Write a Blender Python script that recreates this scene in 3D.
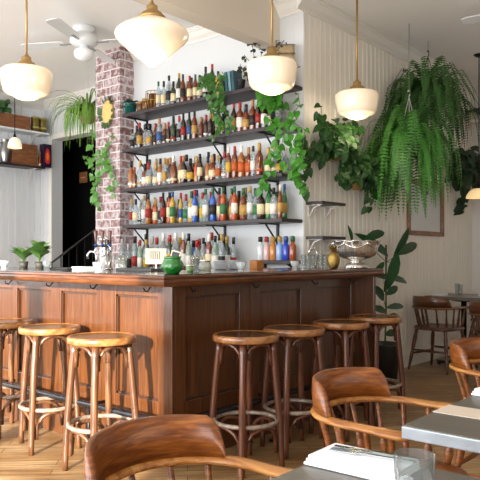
import bpy, bmesh, math, random
from mathutils import Vector, Matrix, Euler
PI = math.pi
R = math.radians
random.seed(7)
SC = bpy.context.scene
C = SC.collection
for o in list(bpy.data.objects):
    bpy.data.objects.remove(o)

# ---------------------------------------------------------------- camera, world, lights
CAM_H = 1.2
YAW = math.atan(560 / 657.0)          # direction of the viewing axis measured from +X
cd = bpy.data.cameras.new('camera')
cam = bpy.data.objects.new('camera', cd)
C.objects.link(cam)
cam.location = (0, 0, CAM_H)
cam.rotation_euler = (PI / 2, 0, YAW - PI / 2)
cd.sensor_width = 36
cd.lens = 36 * 657 / 480.0
cd.shift_y = 14.5 / 480.0
cd.clip_start = 0.05
SC.camera = cam

w = bpy.data.worlds.new('daylight')
SC.world = w
w.use_nodes = True
w.node_tree.nodes['Background'].inputs[0].default_value = (0.86, 0.93, 1.0, 1)
w.node_tree.nodes['Background'].inputs[1].default_value = 1.2

def lamp(name, kind, loc, direction, energy, color=(1, 1, 1), **kw):
    d = bpy.data.lights.new(name, kind)
    d.energy = energy
    d.color = color
    for k, v in kw.items():
        setattr(d, k, v)
    o = bpy.data.objects.new(name, d)
    C.objects.link(o)
    o.location = loc
    o.rotation_euler = Vector(direction).to_track_quat('-Z', 'Y').to_euler()
    return o

lamp('sun', 'SUN', (-6, 0, 5), (1, 0.42, -0.22), 15.5, (1.0, 0.92, 0.80), angle=R(0.8))
lamp('front_window_light', 'AREA', (-1.45, 3.2, 1.75), (1, 0.0, 0.22), 350, (0.97, 0.985, 1.0), shape='RECTANGLE', size=7.4, size_y=2.5)
lamp('side_fill_light', 'AREA', (3.0, -2.35, 1.9), (0.15, 1, 0.25), 42, (1.0, 0.92, 0.82), shape='RECTANGLE', size=5.0, size_y=2.0)  # fill lamp added to brighten the right wall; the side wall is windowless
lamp('bar_area_light', 'AREA', (0.6, 7.9, 1.9), (0.55, -1, 0.0), 70, (0.95, 0.98, 1.0), shape='RECTANGLE', size=2.6, size_y=2.2)  # area lamp inside the room; the wall behind it has no opening

SC.view_settings.view_transform = 'Standard'
SC.view_settings.look = 'None'
SC.view_settings.gamma = 1
SC.view_settings.use_curve_mapping = False
SC.view_settings.exposure = 0.36

# ---------------------------------------------------------------- planning helper: a ray of the survey cut by a wall plane
F = 657.0
cY, sY = math.cos(YAW), math.sin(YAW)
def ray(px, X=None, Y=None, z=None):
    t = (px - 240) / F
    dx, dy = cY + sY * t, sY - cY * t
    if X is not None: z = X / dx
    elif Y is not None: z = Y / dy
    return Vector((dx * z, dy * z, z))
def at(px, py, X=None, Y=None, z=None):
    p = ray(px, X, Y, z)
    return Vector((p.x, p.y, CAM_H + (254.5 - py) * p.z / F))

# ---------------------------------------------------------------- materials
MATS = {}
def lin(c):
    return tuple(((v / 12.92) if v <= 0.04045 else ((v + 0.055) / 1.055) ** 2.4) for v in c)
def rgb(h):
    return lin(tuple(int(h[i:i + 2], 16) / 255 for i in (0, 2, 4)))
def mat(name, hexc, rough=0.5, metal=0.0, spec=0.5, emit=0, emitc=None, alpha=None, trans=0, noise=0, scale=20, bump=0, coat=0, sheen=0, sub=None):
    if name in MATS: return MATS[name]
    m = bpy.data.materials.new(name)
    m.use_nodes = True
    nt = m.node_tree
    b = nt.nodes['Principled BSDF']
    c = rgb(hexc)
    b.inputs['Base Color'].default_value = (*c, 1)
    b.inputs['Roughness'].default_value = rough
    b.inputs['Metallic'].default_value = metal
    b.inputs['Specular IOR Level'].default_value = spec
    b.inputs['Coat Weight'].default_value = coat
    b.inputs['Coat Roughness'].default_value = 0.15
    if trans: b.inputs['Transmission Weight'].default_value = trans
    if emit:
        b.inputs['Emission Color'].default_value = (*(rgb(emitc) if emitc else c), 1)
        b.inputs['Emission Strength'].default_value = emit
    if noise or bump:
        tc = nt.nodes.new('ShaderNodeTexCoord')
        n = nt.nodes.new('ShaderNodeTexNoise')
        n.inputs['Scale'].default_value = scale
        n.inputs['Detail'].default_value = 4
        nt.links.new(tc.outputs['Object'], n.inputs['Vector'])
        if noise:
            mx = nt.nodes.new('ShaderNodeMix'); mx.data_type = 'RGBA'
            mx.inputs[6].default_value = (*[v * (1 - noise) for v in c], 1)
            mx.inputs[7].default_value = (*[min(1, v * (1 + noise)) for v in c], 1)
            nt.links.new(n.outputs['Fac'], mx.inputs[0])
            nt.links.new(mx.outputs[2], b.inputs['Base Color'])
        if bump:
            bp = nt.nodes.new('ShaderNodeBump')
            bp.inputs['Strength'].default_value = bump
            bp.inputs['Distance'].default_value = 0.01
            nt.links.new(n.outputs['Fac'], bp.inputs['Height'])
            nt.links.new(bp.outputs['Normal'], b.inputs['Normal'])
    MATS[name] = m
    return m

def ramp(nt, pts):
    r = nt.nodes.new('ShaderNodeValToRGB')
    el = r.color_ramp.elements
    while len(el) < len(pts): el.new(0.5)
    for e, (p, c) in zip(el, pts):
        e.position = p; e.color = (*rgb(c), 1)
    return r

def wood(name, cols, scale=(1, 1, 1), rough=0.3, dist=3.0, coat=0.3, wscale=3.0, band='X'):
    if name in MATS: return MATS[name]
    m = bpy.data.materials.new(name); m.use_nodes = True
    nt = m.node_tree; b = nt.nodes['Principled BSDF']
    tc = nt.nodes.new('ShaderNodeTexCoord'); mp = nt.nodes.new('ShaderNodeMapping')
    mp.inputs['Scale'].default_value = scale
    nt.links.new(tc.outputs['Object'], mp.inputs['Vector'])
    n = nt.nodes.new('ShaderNodeTexNoise'); n.inputs['Scale'].default_value = wscale; n.inputs['Detail'].default_value = 7
    n.inputs['Distortion'].default_value = dist * 0.3
    nt.links.new(mp.outputs[0], n.inputs['Vector'])
    r = ramp(nt, [(0.28, cols[0]), (0.5, cols[1]), (0.74, cols[2])])
    nt.links.new(n.outputs['Fac'], r.inputs[0])
    nt.links.new(r.outputs[0], b.inputs['Base Color'])
    b.inputs['Roughness'].default_value = rough
    b.inputs['Coat Weight'].default_value = coat
    b.inputs['Coat Roughness'].default_value = 0.12
    bp = nt.nodes.new('ShaderNodeBump'); bp.inputs['Strength'].default_value = 0.12; bp.inputs['Distance'].default_value = 0.004
    nt.links.new(n.outputs['Fac'], bp.inputs['Height']); nt.links.new(bp.outputs['Normal'], b.inputs['Normal'])
    MATS[name] = m
    return m

def floor_material():
    m = bpy.data.materials.new('floor_planks'); m.use_nodes = True
    nt = m.node_tree; b = nt.nodes['Principled BSDF']
    tc = nt.nodes.new('ShaderNodeTexCoord'); mp = nt.nodes.new('ShaderNodeMapping')
    mp.inputs['Rotation'].default_value = (0, 0, R(45))
    nt.links.new(tc.outputs['Object'], mp.inputs['Vector'])
    br = nt.nodes.new('ShaderNodeTexBrick')
    br.inputs['Scale'].default_value = 1
    br.inputs['Brick Width'].default_value = 0.75; br.inputs['Row Height'].default_value = 0.085
    br.inputs['Mortar Size'].default_value = 0.0022
    br.inputs['Color1'].default_value = (*rgb('c9ae86'), 1); br.inputs['Color2'].default_value = (*rgb('b59163'), 1)
    br.inputs['Mortar'].default_value = (*rgb('4a3118'), 1)
    nt.links.new(mp.outputs[0], br.inputs['Vector'])
    mp2 = nt.nodes.new('ShaderNodeMapping'); mp2.inputs['Scale'].default_value = (2.5, 40, 1)
    nt.links.new(mp.outputs[0], mp2.inputs['Vector'])
    n = nt.nodes.new('ShaderNodeTexNoise'); n.inputs['Scale'].default_value = 1.0; n.inputs['Detail'].default_value = 6
    nt.links.new(mp2.outputs[0], n.inputs['Vector'])
    r = ramp(nt, [(0.3, '8c7a66'), (0.5, 'd0c4b0'), (0.7, 'ffffff')])
    nt.links.new(n.outputs['Fac'], r.inputs[0])
    mx = nt.nodes.new('ShaderNodeMix'); mx.data_type = 'RGBA'; mx.blend_type = 'MULTIPLY'; mx.inputs[0].default_value = 0.8
    nt.links.new(br.outputs['Color'], mx.inputs[6]); nt.links.new(r.outputs[0], mx.inputs[7])
    n2 = nt.nodes.new('ShaderNodeTexNoise'); n2.inputs['Scale'].default_value = 2.3; n2.inputs['Detail'].default_value = 5
    nt.links.new(tc.outputs['Object'], n2.inputs['Vector'])
    r2 = ramp(nt, [(0.35, 'b09a80'), (0.65, 'ffffff')])
    nt.links.new(n2.outputs['Fac'], r2.inputs[0])
    m2 = nt.nodes.new('ShaderNodeMix'); m2.data_type = 'RGBA'; m2.blend_type = 'MULTIPLY'; m2.inputs[0].default_value = 0.7
    nt.links.new(mx.outputs[2], m2.inputs[6]); nt.links.new(r2.outputs[0], m2.inputs[7])
    nt.links.new(m2.outputs[2], b.inputs['Base Color'])
    b.inputs['Roughness'].default_value = 0.36
    bp = nt.nodes.new('ShaderNodeBump'); bp.inputs['Strength'].default_value = 0.25; bp.inputs['Distance'].default_value = 0.004
    nt.links.new(n.outputs['Fac'], bp.inputs['Height']); nt.links.new(bp.outputs['Normal'], b.inputs['Normal'])
    return m

def brick_material():
    m = bpy.data.materials.new('old_brick'); m.use_nodes = True
    nt = m.node_tree; b = nt.nodes['Principled BSDF']
    geo = nt.nodes.new('ShaderNodeNewGeometry')
    sep = nt.nodes.new('ShaderNodeSeparateXYZ'); nt.links.new(geo.outputs['Position'], sep.inputs[0])
    ad = nt.nodes.new('ShaderNodeMath'); ad.operation = 'SUBTRACT'
    nt.links.new(sep.outputs['X'], ad.inputs[0]); nt.links.new(sep.outputs['Y'], ad.inputs[1])
    cb = nt.nodes.new('ShaderNodeCombineXYZ')
    nt.links.new(ad.outputs[0], cb.inputs['X']); nt.links.new(sep.outputs['Z'], cb.inputs['Y'])
    n = nt.nodes.new('ShaderNodeTexNoise'); n.inputs['Scale'].default_value = 9; n.inputs['Detail'].default_value = 5
    nt.links.new(geo.outputs['Position'], n.inputs['Vector'])
    dm = nt.nodes.new('ShaderNodeVectorMath'); dm.operation = 'MULTIPLY_ADD'
    nt.links.new(n.outputs['Color'], dm.inputs[0]); dm.inputs[1].default_value = (0.02, 0.02, 0); nt.links.new(cb.outputs[0], dm.inputs[2])
    br = nt.nodes.new('ShaderNodeTexBrick')
    br.inputs['Scale'].default_value = 1
    br.inputs['Brick Width'].default_value = 0.23; br.inputs['Row Height'].default_value = 0.088
    br.inputs['Mortar Size'].default_value = 0.009; br.inputs['Mortar Smooth'].default_value = 0.4
    br.inputs['Color1'].default_value = (*rgb('7c5450'), 1); br.inputs['Color2'].default_value = (*rgb('9d8280'), 1)
    br.inputs['Mortar'].default_value = (*rgb('d9d2d2'), 1)
    nt.links.new(dm.outputs[0], br.inputs['Vector'])
    n2 = nt.nodes.new('ShaderNodeTexNoise'); n2.inputs['Scale'].default_value = 26; n2.inputs['Detail'].default_value = 6
    nt.links.new(geo.outputs['Position'], n2.inputs['Vector'])
    r = ramp(nt, [(0.44, '000000'), (0.60, 'ffffff')])
    nt.links.new(n2.outputs['Fac'], r.inputs[0])
    mx = nt.nodes.new('ShaderNodeMix'); mx.data_type = 'RGBA'
    mulf = nt.nodes.new('ShaderNodeMath'); mulf.operation = 'MULTIPLY'; mulf.inputs[1].default_value = 0.75
    nt.links.new(r.outputs[0], mulf.inputs[0]); nt.links.new(mulf.outputs[0], mx.inputs[0])
    nt.links.new(br.outputs['Color'], mx.inputs[6]); mx.inputs[7].default_value = (*rgb('cfc4c6'), 1)
    nt.links.new(mx.outputs[2], b.inputs['Base Color'])
    b.inputs['Roughness'].default_value = 0.85
    bp = nt.nodes.new('ShaderNodeBump'); bp.inputs['Strength'].default_value = 0.7; bp.inputs['Distance'].default_value = 0.01
    inv = nt.nodes.new('ShaderNodeMath'); inv.operation = 'SUBTRACT'; inv.inputs[0].default_value = 1
    nt.links.new(br.outputs['Fac'], inv.inputs[1]); nt.links.new(inv.outputs[0], bp.inputs['Height'])
    nt.links.new(bp.outputs['Normal'], b.inputs['Normal'])
    return m

def clear_glass(name, hexc, solid=0.25, gloss=0.35):
    """see-through glass: tinted transparency with a glossy coat"""
    if name in MATS: return MATS[name]
    m = bpy.data.materials.new(name); m.use_nodes = True
    nt = m.node_tree
    for n in list(nt.nodes):
        if n.type != 'OUTPUT_MATERIAL': nt.nodes.remove(n)
    out = nt.nodes['Material Output']
    tr = nt.nodes.new('ShaderNodeBsdfTransparent'); tr.inputs[0].default_value = (*rgb(hexc), 1)
    df = nt.nodes.new('ShaderNodeBsdfDiffuse'); df.inputs[0].default_value = (*rgb(hexc), 1)
    gl = nt.nodes.new('ShaderNodeBsdfGlossy'); gl.inputs['Roughness'].default_value = 0.06
    lw = nt.nodes.new('ShaderNodeLayerWeight'); lw.inputs[0].default_value = gloss
    m1 = nt.nodes.new('ShaderNodeMixShader'); m1.inputs[0].default_value = solid
    m2 = nt.nodes.new('ShaderNodeMixShader')
    nt.links.new(tr.outputs[0], m1.inputs[1]); nt.links.new(df.outputs[0], m1.inputs[2])
    pw = nt.nodes.new('ShaderNodeMath'); pw.operation = 'POWER'; pw.inputs[1].default_value = 3.0
    ml = nt.nodes.new('ShaderNodeMath'); ml.operation = 'MULTIPLY_ADD'; ml.inputs[1].default_value = gloss; ml.inputs[2].default_value = 0.04
    lw.inputs[0].default_value = 0.5
    nt.links.new(lw.outputs['Facing'], pw.inputs[0]); nt.links.new(pw.outputs[0], ml.inputs[0])
    nt.links.new(ml.outputs[0], m2.inputs[0]); nt.links.new(m1.outputs[0], m2.inputs[1]); nt.links.new(gl.outputs[0], m2.inputs[2])
    nt.links.new(m2.outputs[0], out.inputs[0])
    MATS[name] = m
    return m

M_white = mat('white_paint', 'd3d5d6', 0.55, noise=0.015, scale=3)
M_ceil = mat('ceiling_paint', 'edeae6', 0.7, noise=0.02, scale=2)
M_cream = mat('cream_beadboard_paint', 'efeadf', 0.45, noise=0.03, scale=5)
M_lwall = mat('white_beadboard_paint', 'e6eaee', 0.5, noise=0.02, scale=4)
M_trim = mat('trim_paint', 'e4e1da', 0.4)
M_black = mat('unlit_void_black', '050505', 0.9, spec=0.1)  # near-black colour stands in for the darkness of the unlit stairwell
M_bar = wood('bar_oak', ['3c1f0c', '512d12', '683e1d'], scale=(34, 34, 1.6), rough=0.33, wscale=2.2)
M_mould = wood('shade_moulding_oak', ['241208', '38200f', '4a2c18'], scale=(30, 30, 4), rough=0.4)  # oak darkened to put the shade around the recessed panels into its colour
M_barrail = wood('bar_counter_edge_oak', ['3d2010', '573018', '744626'], scale=(3, 3, 30), rough=0.3, wscale=2)
M_top = mat('dark_counter_top', '2b211d', 0.12, spec=0.6, coat=0.6, noise=0.2, scale=6)
M_stool = wood('stool_beech', ['3a2315', '573722', '785234'], scale=(12, 12, 1.6), rough=0.32, wscale=2.4)
M_stoolr = wood('stool_shaded_beech', ['3a1d12', '552c1a', '704026'], scale=(12, 12, 1.6), rough=0.3, wscale=2.4)  # same beech, with the shade on the right-hand stools put into its colour
M_seat = wood('stool_seat_veneer', ['3c2713', '593c1f', '7a5a30'], scale=(2, 16, 2), rough=0.28, wscale=2.2)
M_seatrim = wood('stool_rim_beech', ['6b4222', '8a5a30', 'aa7c4a'], scale=(8, 8, 8), rough=0.3, wscale=2.2)
M_foot = wood('worn_foot_ring', ['6a574a', '8c7a6a', 'ab9c8c'], scale=(10, 10, 10), rough=0.35, wscale=2.5)
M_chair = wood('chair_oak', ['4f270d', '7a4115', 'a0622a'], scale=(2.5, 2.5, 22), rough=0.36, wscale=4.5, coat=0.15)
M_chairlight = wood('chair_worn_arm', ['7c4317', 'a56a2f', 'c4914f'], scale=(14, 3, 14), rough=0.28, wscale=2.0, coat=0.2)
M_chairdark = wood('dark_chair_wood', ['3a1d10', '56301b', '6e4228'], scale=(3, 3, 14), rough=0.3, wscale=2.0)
M_zinc = mat('worn_zinc', '67625a', 0.4, 0.2, noise=0.35, scale=9, bump=0.15)
M_zincedge = mat('zinc_edge', 'a7b0b8', 0.35, 0.5, noise=0.3, scale=14, bump=0.3)
M_iron = mat('black_iron', '1b1a1c', 0.4, 0.5)
M_shelfw = mat('dark_shelf_board', '2a2020', 0.45, noise=0.3, scale=12)
M_shelfgrey = mat('shelf_underside', '6a6262', 0.5, noise=0.2, scale=12)
M_brass = mat('aged_brass', 'ad8c56', 0.4, 0.6, noise=0.15, scale=14)
M_silver = mat('silver', 'dedad4', 0.26, 0.95, noise=0.1, scale=30)
M_chrome = mat('chrome', 'd8dbde', 0.1, 1.0)
M_gold = mat('hammered_gold', 'a88c50', 0.38, 1.0, bump=0.8, scale=90)
M_opal = mat('opal_glass', 'efe0c8', 0.2, emit=0.20, emitc='ffdcb0', spec=0.4, coat=0.3)
M_linen = mat('white_linen', 'eef1f6', 0.8, noise=0.03, scale=30, bump=0.2)
M_leafd = mat('dark_green_leaf', '244d1d', 0.35, noise=0.45, scale=25)
M_leaf = mat('green_leaf', '34681f', 0.45, noise=0.45, scale=25)
M_leafl = mat('light_green_leaf', '79a63f', 0.4, noise=0.4, scale=22)
M_fern = mat('fern_green', '407a2a', 0.5, noise=0.5, scale=8)
M_ferndark = mat('fern_dark_green', '345f24', 0.5, noise=0.5, scale=8)
M_figleaf = mat('fig_leaf', '1b4220', 0.42, spec=.25, noise=0.4, scale=12)
M_stem = mat('plant_stem', '4d5a2c', 0.6)
M_terra = mat('terracotta_pot', '8d5b3c', 0.7, noise=0.2)
M_spanel = mat('fan_white', 'd9dcdd', 0.35)
M_darkpot = mat('black_planter', '17181a', 0.5)
M_box = wood('crate_wood', ['6a3d22', '84522f', '9a6a42'], scale=(4, 4, 20), rough=0.6, wscale=2, coat=0)

# ---------------------------------------------------------------- mesh helpers
class MB:
    def __init__(s): s.bm = bmesh.new()
    def box(s, x0, x1, y0, y1, z0, z1, M=None, bev=0):
        vs = [s.bm.verts.new(p) for p in ((x0, y0, z0), (x1, y0, z0), (x1, y1, z0), (x0, y1, z0), (x0, y0, z1), (x1, y0, z1), (x1, y1, z1), (x0, y1, z1))]
        fs = [s.bm.faces.new([vs[i] for i in f]) for f in ((0, 3, 2, 1), (4, 5, 6, 7), (0, 1, 5, 4), (1, 2, 6, 5), (2, 3, 7, 6), (3, 0, 4, 7))]
        if bev:
            es = list({e for f in fs for e in f.edges})
            r = bmesh.ops.bevel(s.bm, geom=es, offset=bev, segments=2, affect='EDGES', profile=0.5)
            vs = [v for v in s.bm.verts if v in set(r['verts']) or v in set(vs)] if M else vs
            if M:
                vs = list({v for v in r['verts']})
        if M:
            for v in vs:
                if v.is_valid: v.co = M @ v.co
        return s
    def tube(s, pts, r, n=8, closed=False, sx=1, sy=1, cap=True, smooth=True):
        """sweep an ellipse (r*sx, r*sy) along points; r number or list; sy is along world-up"""
        pts = [Vector(p) for p in pts]
        N = len(pts); rings = []
        up0 = Vector((0, 0, 1))
        for i, p in enumerate(pts):
            if closed: t = pts[(i + 1) % N] - pts[i - 1]
            else: t = pts[min(i + 1, N - 1)] - pts[max(i - 1, 0)]
            t.normalize()
            up = up0 if abs(t.z) < 0.92 else Vector((1, 0, 0))
            side = t.cross(up).normalized(); upp = side.cross(t).normalized()
            rr = r[i] if isinstance(r, (list, tuple)) else r
            rings.append([s.bm.verts.new(p + side * (math.cos(a) * rr * sx) + upp * (math.sin(a) * rr * sy)) for a in [2 * PI * k / n for k in range(n)]])
        for i in range(N if closed else N - 1):
            a, b = rings[i], rings[(i + 1) % N]
            for k in range(n):
                f = s.bm.faces.new((a[k], a[(k + 1) % n], b[(k + 1) % n], b[k])); f.smooth = smooth
        if cap and not closed:
            s.bm.faces.new(rings[0][::-1]); s.bm.faces.new(rings[-1])
        return s
    def lathe(s, prof, n=24, c=(0, 0, 0), smooth=True, a0=0, a1=2 * PI, M=None):
        """prof: list of (r, z)"""
        full = abs(a1 - a0 - 2 * PI) < 1e-6
        m = n if full else n + 1
        rings = []
        for (r, z) in prof:
            if r < 1e-6 and full: rings.append([s.bm.verts.new((c[0], c[1], c[2] + z))])
            else: rings.append([s.bm.verts.new((c[0] + r * math.cos(a0 + (a1 - a0) * k / n), c[1] + r * math.sin(a0 + (a1 - a0) * k / n), c[2] + z)) for k in range(m)])
        for a, b in zip(rings, rings[1:]):
            for k in range(n):
                k2 = (k + 1) % m
                if len(a) == 1 and len(b) == 1: continue
                if len(a) == 1: f = s.bm.faces.new((a[0], b[k2], b[k]))
                elif len(b) == 1: f = s.bm.faces.new((a[k], a[k2], b[0]))
                else: f = s.bm.faces.new((a[k], a[k2], b[k2], b[k]))
                f.smooth = smooth
        if M:
            for ring in rings:
                for v in ring: v.co = M @ v.co
        return s
    def cyl(s, x, y, z0, z1, r0, r1=None, n=16, smooth=True):
        r1 = r0 if r1 is None else r1
        return s.lathe([(0, z0), (r0, z0), (r0, z0), (r1, z1), (r1, z1), (0, z1)], n, (x, y, 0), smooth=False if n < 10 else smooth)
    def prism(s, poly, z0, z1, M=None):
        a = [s.bm.verts.new((p[0], p[1], z0)) for p in poly]; b = [s.bm.verts.new((p[0], p[1], z1)) for p in poly]
        n = len(poly)
        s.bm.faces.new(a[::-1]); s.bm.faces.new(b)
        for i in range(n): s.bm.faces.new((a[i], a[(i + 1) % n], b[(i + 1) % n], b[i]))
        if M:
            for v in a + b: v.co = M @ v.co
        return s
    def extr(s, prof, p0, p1, out, cap=True):
        """extrude profile [(out, z)] from p0 to p1; 'out' is a unit vector"""
        p0 = Vector(p0); p1 = Vector(p1); out = Vector(out)
        a = [s.bm.verts.new(p0 + out * u + Vector((0, 0, v))) for u, v in prof]
        b = [s.bm.verts.new(p1 + out * u + Vector((0, 0, v))) for u, v in prof]
        n = len(prof)
        for i in range(n): s.bm.faces.new((a[i], a[(i + 1) % n], b[(i + 1) % n], b[i]))
        if cap: s.bm.faces.new(a[::-1]); s.bm.faces.new(b)
        return s
    def face(s, pts, smooth=False):
        f = s.bm.faces.new([s.bm.verts.new(p) for p in pts]); f.smooth = smooth
        return s
    def leaf(s, base, d, up, L, W, kind='heart', curl=0.25):
        """a folded two-sided blade growing from base along d"""
        d = Vector(d).normalized(); up = Vector(up)
        side = d.cross(up)
        if side.length < 1e-3: side = d.cross(Vector((1, 0.2, 0)))
        side.normalize(); nrm = side.cross(d).normalized()
        if kind == 'heart': prof = [(0.0, 0.12), (-0.08, 0.34), (0.14, 0.5), (0.45, 0.44), (0.75, 0.22)]
        elif kind == 'oval': prof = [(0.0, 0.05), (0.18, 0.36), (0.42, 0.5), (0.7, 0.42), (0.9, 0.2)]
        else: prof = [(0.0, 0.3), (0.3, 0.5), (0.7, 0.35)]
        base = Vector(base)
        def P(u, v): return base + d * (u * L) + side * (v * W) + nrm * (abs(v) * W * 0.28 - curl * L * u * u)
        mid = [s.bm.verts.new(P(max(u, 0), 0)) for u, v in prof] + [s.bm.verts.new(P(1, 0))]
        for sg in (-1, 1):
            e = [s.bm.verts.new(P(u, v * sg)) for u, v in prof]
            for i in range(len(prof) - 1):
                q = (mid[i], mid[i + 1], e[i + 1], e[i]) if sg > 0 else (mid[i], e[i], e[i + 1], mid[i + 1])
                s.bm.faces.new(q).smooth = True
            q = (mid[-2], mid[-1], e[-1]) if sg > 0 else (mid[-2], e[-1], mid[-1])
            s.bm.faces.new(q).smooth = True
        return s
    def build(s, name, m, parent=None, loc=None, rot=None, fix=True):
        if fix: bmesh.ops.recalc_face_normals(s.bm, faces=s.bm.faces[:])
        me = bpy.data.meshes.new(name)
        s.bm.to_mesh(me); s.bm.free()
        ms = m if isinstance(m, (list, tuple)) else [m]
        for q in ms: me.materials.append(q)
        o = bpy.data.objects.new(name, me); C.objects.link(o)
        if parent: o.parent = parent
        if loc is not None: o.location = loc
        if rot is not None: o.rotation_euler = rot
        return o

def tag(o, label, cat, group=None, kind=None):
    o['label'] = label; o['category'] = cat
    if group: o['group'] = group
    if kind: o['kind'] = kind
    return o
def thing(name, label, cat, loc=(0, 0, 0), rz=0, group=None):
    o = bpy.data.objects.new(name, None); C.objects.link(o)
    o.empty_display_size = 0.1
    o.location = loc; o.rotation_euler = (0, 0, rz)
    return tag(o, label, cat, group)
def struct(o, label=None, cat=None):
    o['kind'] = 'structure'
    if label: o['label'] = label
    if cat: o['category'] = cat
    return o
def copy_tree(o, parent=None):
    c = o.copy(); C.objects.link(c); c.parent = parent
    for ch in [q for q in o.children]: copy_tree(ch, c)
    return c

# ================================================================= THE SETTING
CEIL = 3.38
XC, YW = 4.60, 3.21          # shelf wall plane X, right wall plane Y; their outer corner
XD, YL = 5.37, 8.27          # doorway wall, left wall
XF = 8.37                    # far wall
XB, YB = -1.6, -2.5          # window wall behind the camera and side wall

struct(MB().box(XB - .2, XF + .2, YB - .2, YL + .9, -0.08, 0).build('floor', floor_material()))
struct(MB().box(XB - .2, XF + .2, YB - .2, YL + .9, CEIL, CEIL + .08).build('ceiling', M_ceil))

def beadboard(name, p0, p1, out, z0, z1, m, pitch=0.082, thick=0.1):
    """wall of tongue and groove boards from p0 to p1, grooves cut as real geometry"""
    p0 = Vector((*p0, 0)); p1 = Vector((*p1, 0)); out = Vector((*out, 0))
    L = (p1 - p0).length; d = (p1 - p0) / L
    prof = [(0, -thick)]
    u = 0
    while u < L:
        e = min(u + pitch, L)
        prof += [(u + 0.001, -0.009), (u + 0.005, -0.009), (u + 0.009, 0.0), (e - 0.012, 0.0), (e - 0.008, -0.004), (e - 0.004, 0.0), (e - 0.001, 0.0)] if e - u > 0.04 else [(u, 0), (e, 0)]
        u = e
    prof += [(L, -thick)]
    b = MB()
    lo = [b.bm.verts.new(p0 + d * u + out * v + Vector((0, 0, z0))) for u, v in prof]
    hi = [b.bm.verts.new(p0 + d * u + out * v + Vector((0, 0, z1))) for u, v in prof]
    n = len(prof)
    for i in range(n): b.bm.faces.new((lo[i], lo[(i + 1) % n], hi[(i + 1) % n], hi[i]))
    b.bm.faces.new(lo[::-1]); b.bm.faces.new(hi)
    return struct(b.build(name, m))

beadboard('wall_right', (XC + .006, YW), (XF, YW), (0, -1), 0, CEIL, M_cream)
beadboard('wall_left', (0.2, YL), (XD, YL), (0, -1), 0, CEIL, M_lwall, pitch=0.1)
# shelf wall with its pier at the corner
struct(MB().box(XC, XC + .3, YW + .101, 5.95, 0, CEIL).box(XC, XC + .006, YW, YW + .1, 0, CEIL).build('wall_back', M_white))
struct(MB().box(XC + .3, XD + .17, 5.83, 5.95, 0, CEIL).build('wall_return', M_white))
# brick pier
struct(MB().box(4.411, XC + .001, 5.407, 5.82, 0, CEIL).build('wall_brick', brick_material()))
# doorway wall: opening from y 6.3 to 8.08, 2.83 high
b = MB().box(XD, XD + .17, 8.08, YL + .1, 0, CEIL).box(XD, XD + .17, 5.95, 8.08, 2.83, CEIL).box(XD, XD + .17, 5.95, 6.25, 0, 2.83)
struct(b.build('wall_doorway', M_white))
struct(MB().box(XD - .012, XD, 8.08, 8.15, 0, 2.90).box(XD - .012, XD, 6.18, 6.25, 0, 2.90).box(XD - .012, XD, 6.25, 8.08, 2.83, 2.90).build('door_1', M_trim))
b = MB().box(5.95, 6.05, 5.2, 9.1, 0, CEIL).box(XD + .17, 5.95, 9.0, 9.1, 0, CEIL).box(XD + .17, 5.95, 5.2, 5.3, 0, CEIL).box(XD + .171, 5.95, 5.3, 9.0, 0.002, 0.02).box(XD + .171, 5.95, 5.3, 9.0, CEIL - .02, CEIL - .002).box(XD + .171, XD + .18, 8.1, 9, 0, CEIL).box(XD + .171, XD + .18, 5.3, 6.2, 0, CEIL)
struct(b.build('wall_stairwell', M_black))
# far wall, side wall, window wall
struct(MB().box(XF, XF + .2, YB - .2, YW + .3, 0, CEIL).build('wall_far', mat('far_wall_paint', 'e3dfda', 0.5)))
struct(MB().box(XB - .2, XF, YB - .2, YB, 0, CEIL).build('wall_side', mat('side_wall_paint', '8d8275', .7)))
struct(MB().box(XB - .2, 0.2, YL, YL + .2, 0, CEIL).build('wall_corner', M_white))
b = MB().box(XB - .2, XB, YB, YL, 0, 0.42).box(XB - .2, XB, YB, YL, 2.16, CEIL)
for y0, y1 in ((YB, 0.95), (2.25, 2.37), (3.7, 3.82), (5.2, 5.32), (6.7, YL)):
    b.box(XB - .2, XB, y0, y1, 0.42, 2.16)
struct(b.build('wall_front', M_white))
# downstand beam over the bar
struct(MB().box(-1.58, XC, 3.46, 3.62, 3.01, CEIL).build('ceiling_beam', mat('beam_paint', 'd9cfc0', 0.7)))

CROWN = [(0, -.115), (.012, -.115), (.016, -.098), (.045, -.07), (.07, -.03), (.082, -.026), (.086, -.012), (.1, -.012), (.1, 0), (0, 0)]
def crown(name, p0, p1, out, cap=True, prof=CROWN):
    return struct(MB().extr(prof, (*p0, CEIL), (*p1, CEIL), (*out, 0)).build(name, M_trim))
crown('trim_1', (XC - .1, YW), (XF, YW), (0, -1))
crown('trim_2', (XC, 3.21), (XC, 3.46), (-1, 0))
crown('trim_3', (XC, 3.62), (XC, 5.407), (-1, 0))
crown('trim_4', (0.2, YL), (XD, YL), (0, -1))
crown('trim_5', (XD, 5.95), (XD, YL), (-1, 0))
crown('trim_7', (XF, YW), (XF, YB), (-1, 0))
struct(MB().extr([(0, 0), (.024, 0), (.024, .13), (.014, .15), (.008, .17), (0, .17)], (XC, YW, 0), (XF, YW, 0), (0, -1, 0)).build('baseboard_right', M_cream))
struct(MB().extr([(0, 0), (.024, 0), (.024, .13), (.008, .17), (0, .17)], (0.2, YL, 0), (XD, YL, 0), (0, -1, 0)).build('baseboard_left', M_lwall))

# ================================================================= THE BAR
bar = thing('bar_counter', 'long L-shaped panelled oak bar with dark polished top', 'bar', (2.576, 2.70, 0))
def bar_part(mb, name, m):
    o = mb.build(name, m, bar); o.location = (-2.576, -2.70, 0); return o
CT = 1.09
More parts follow.
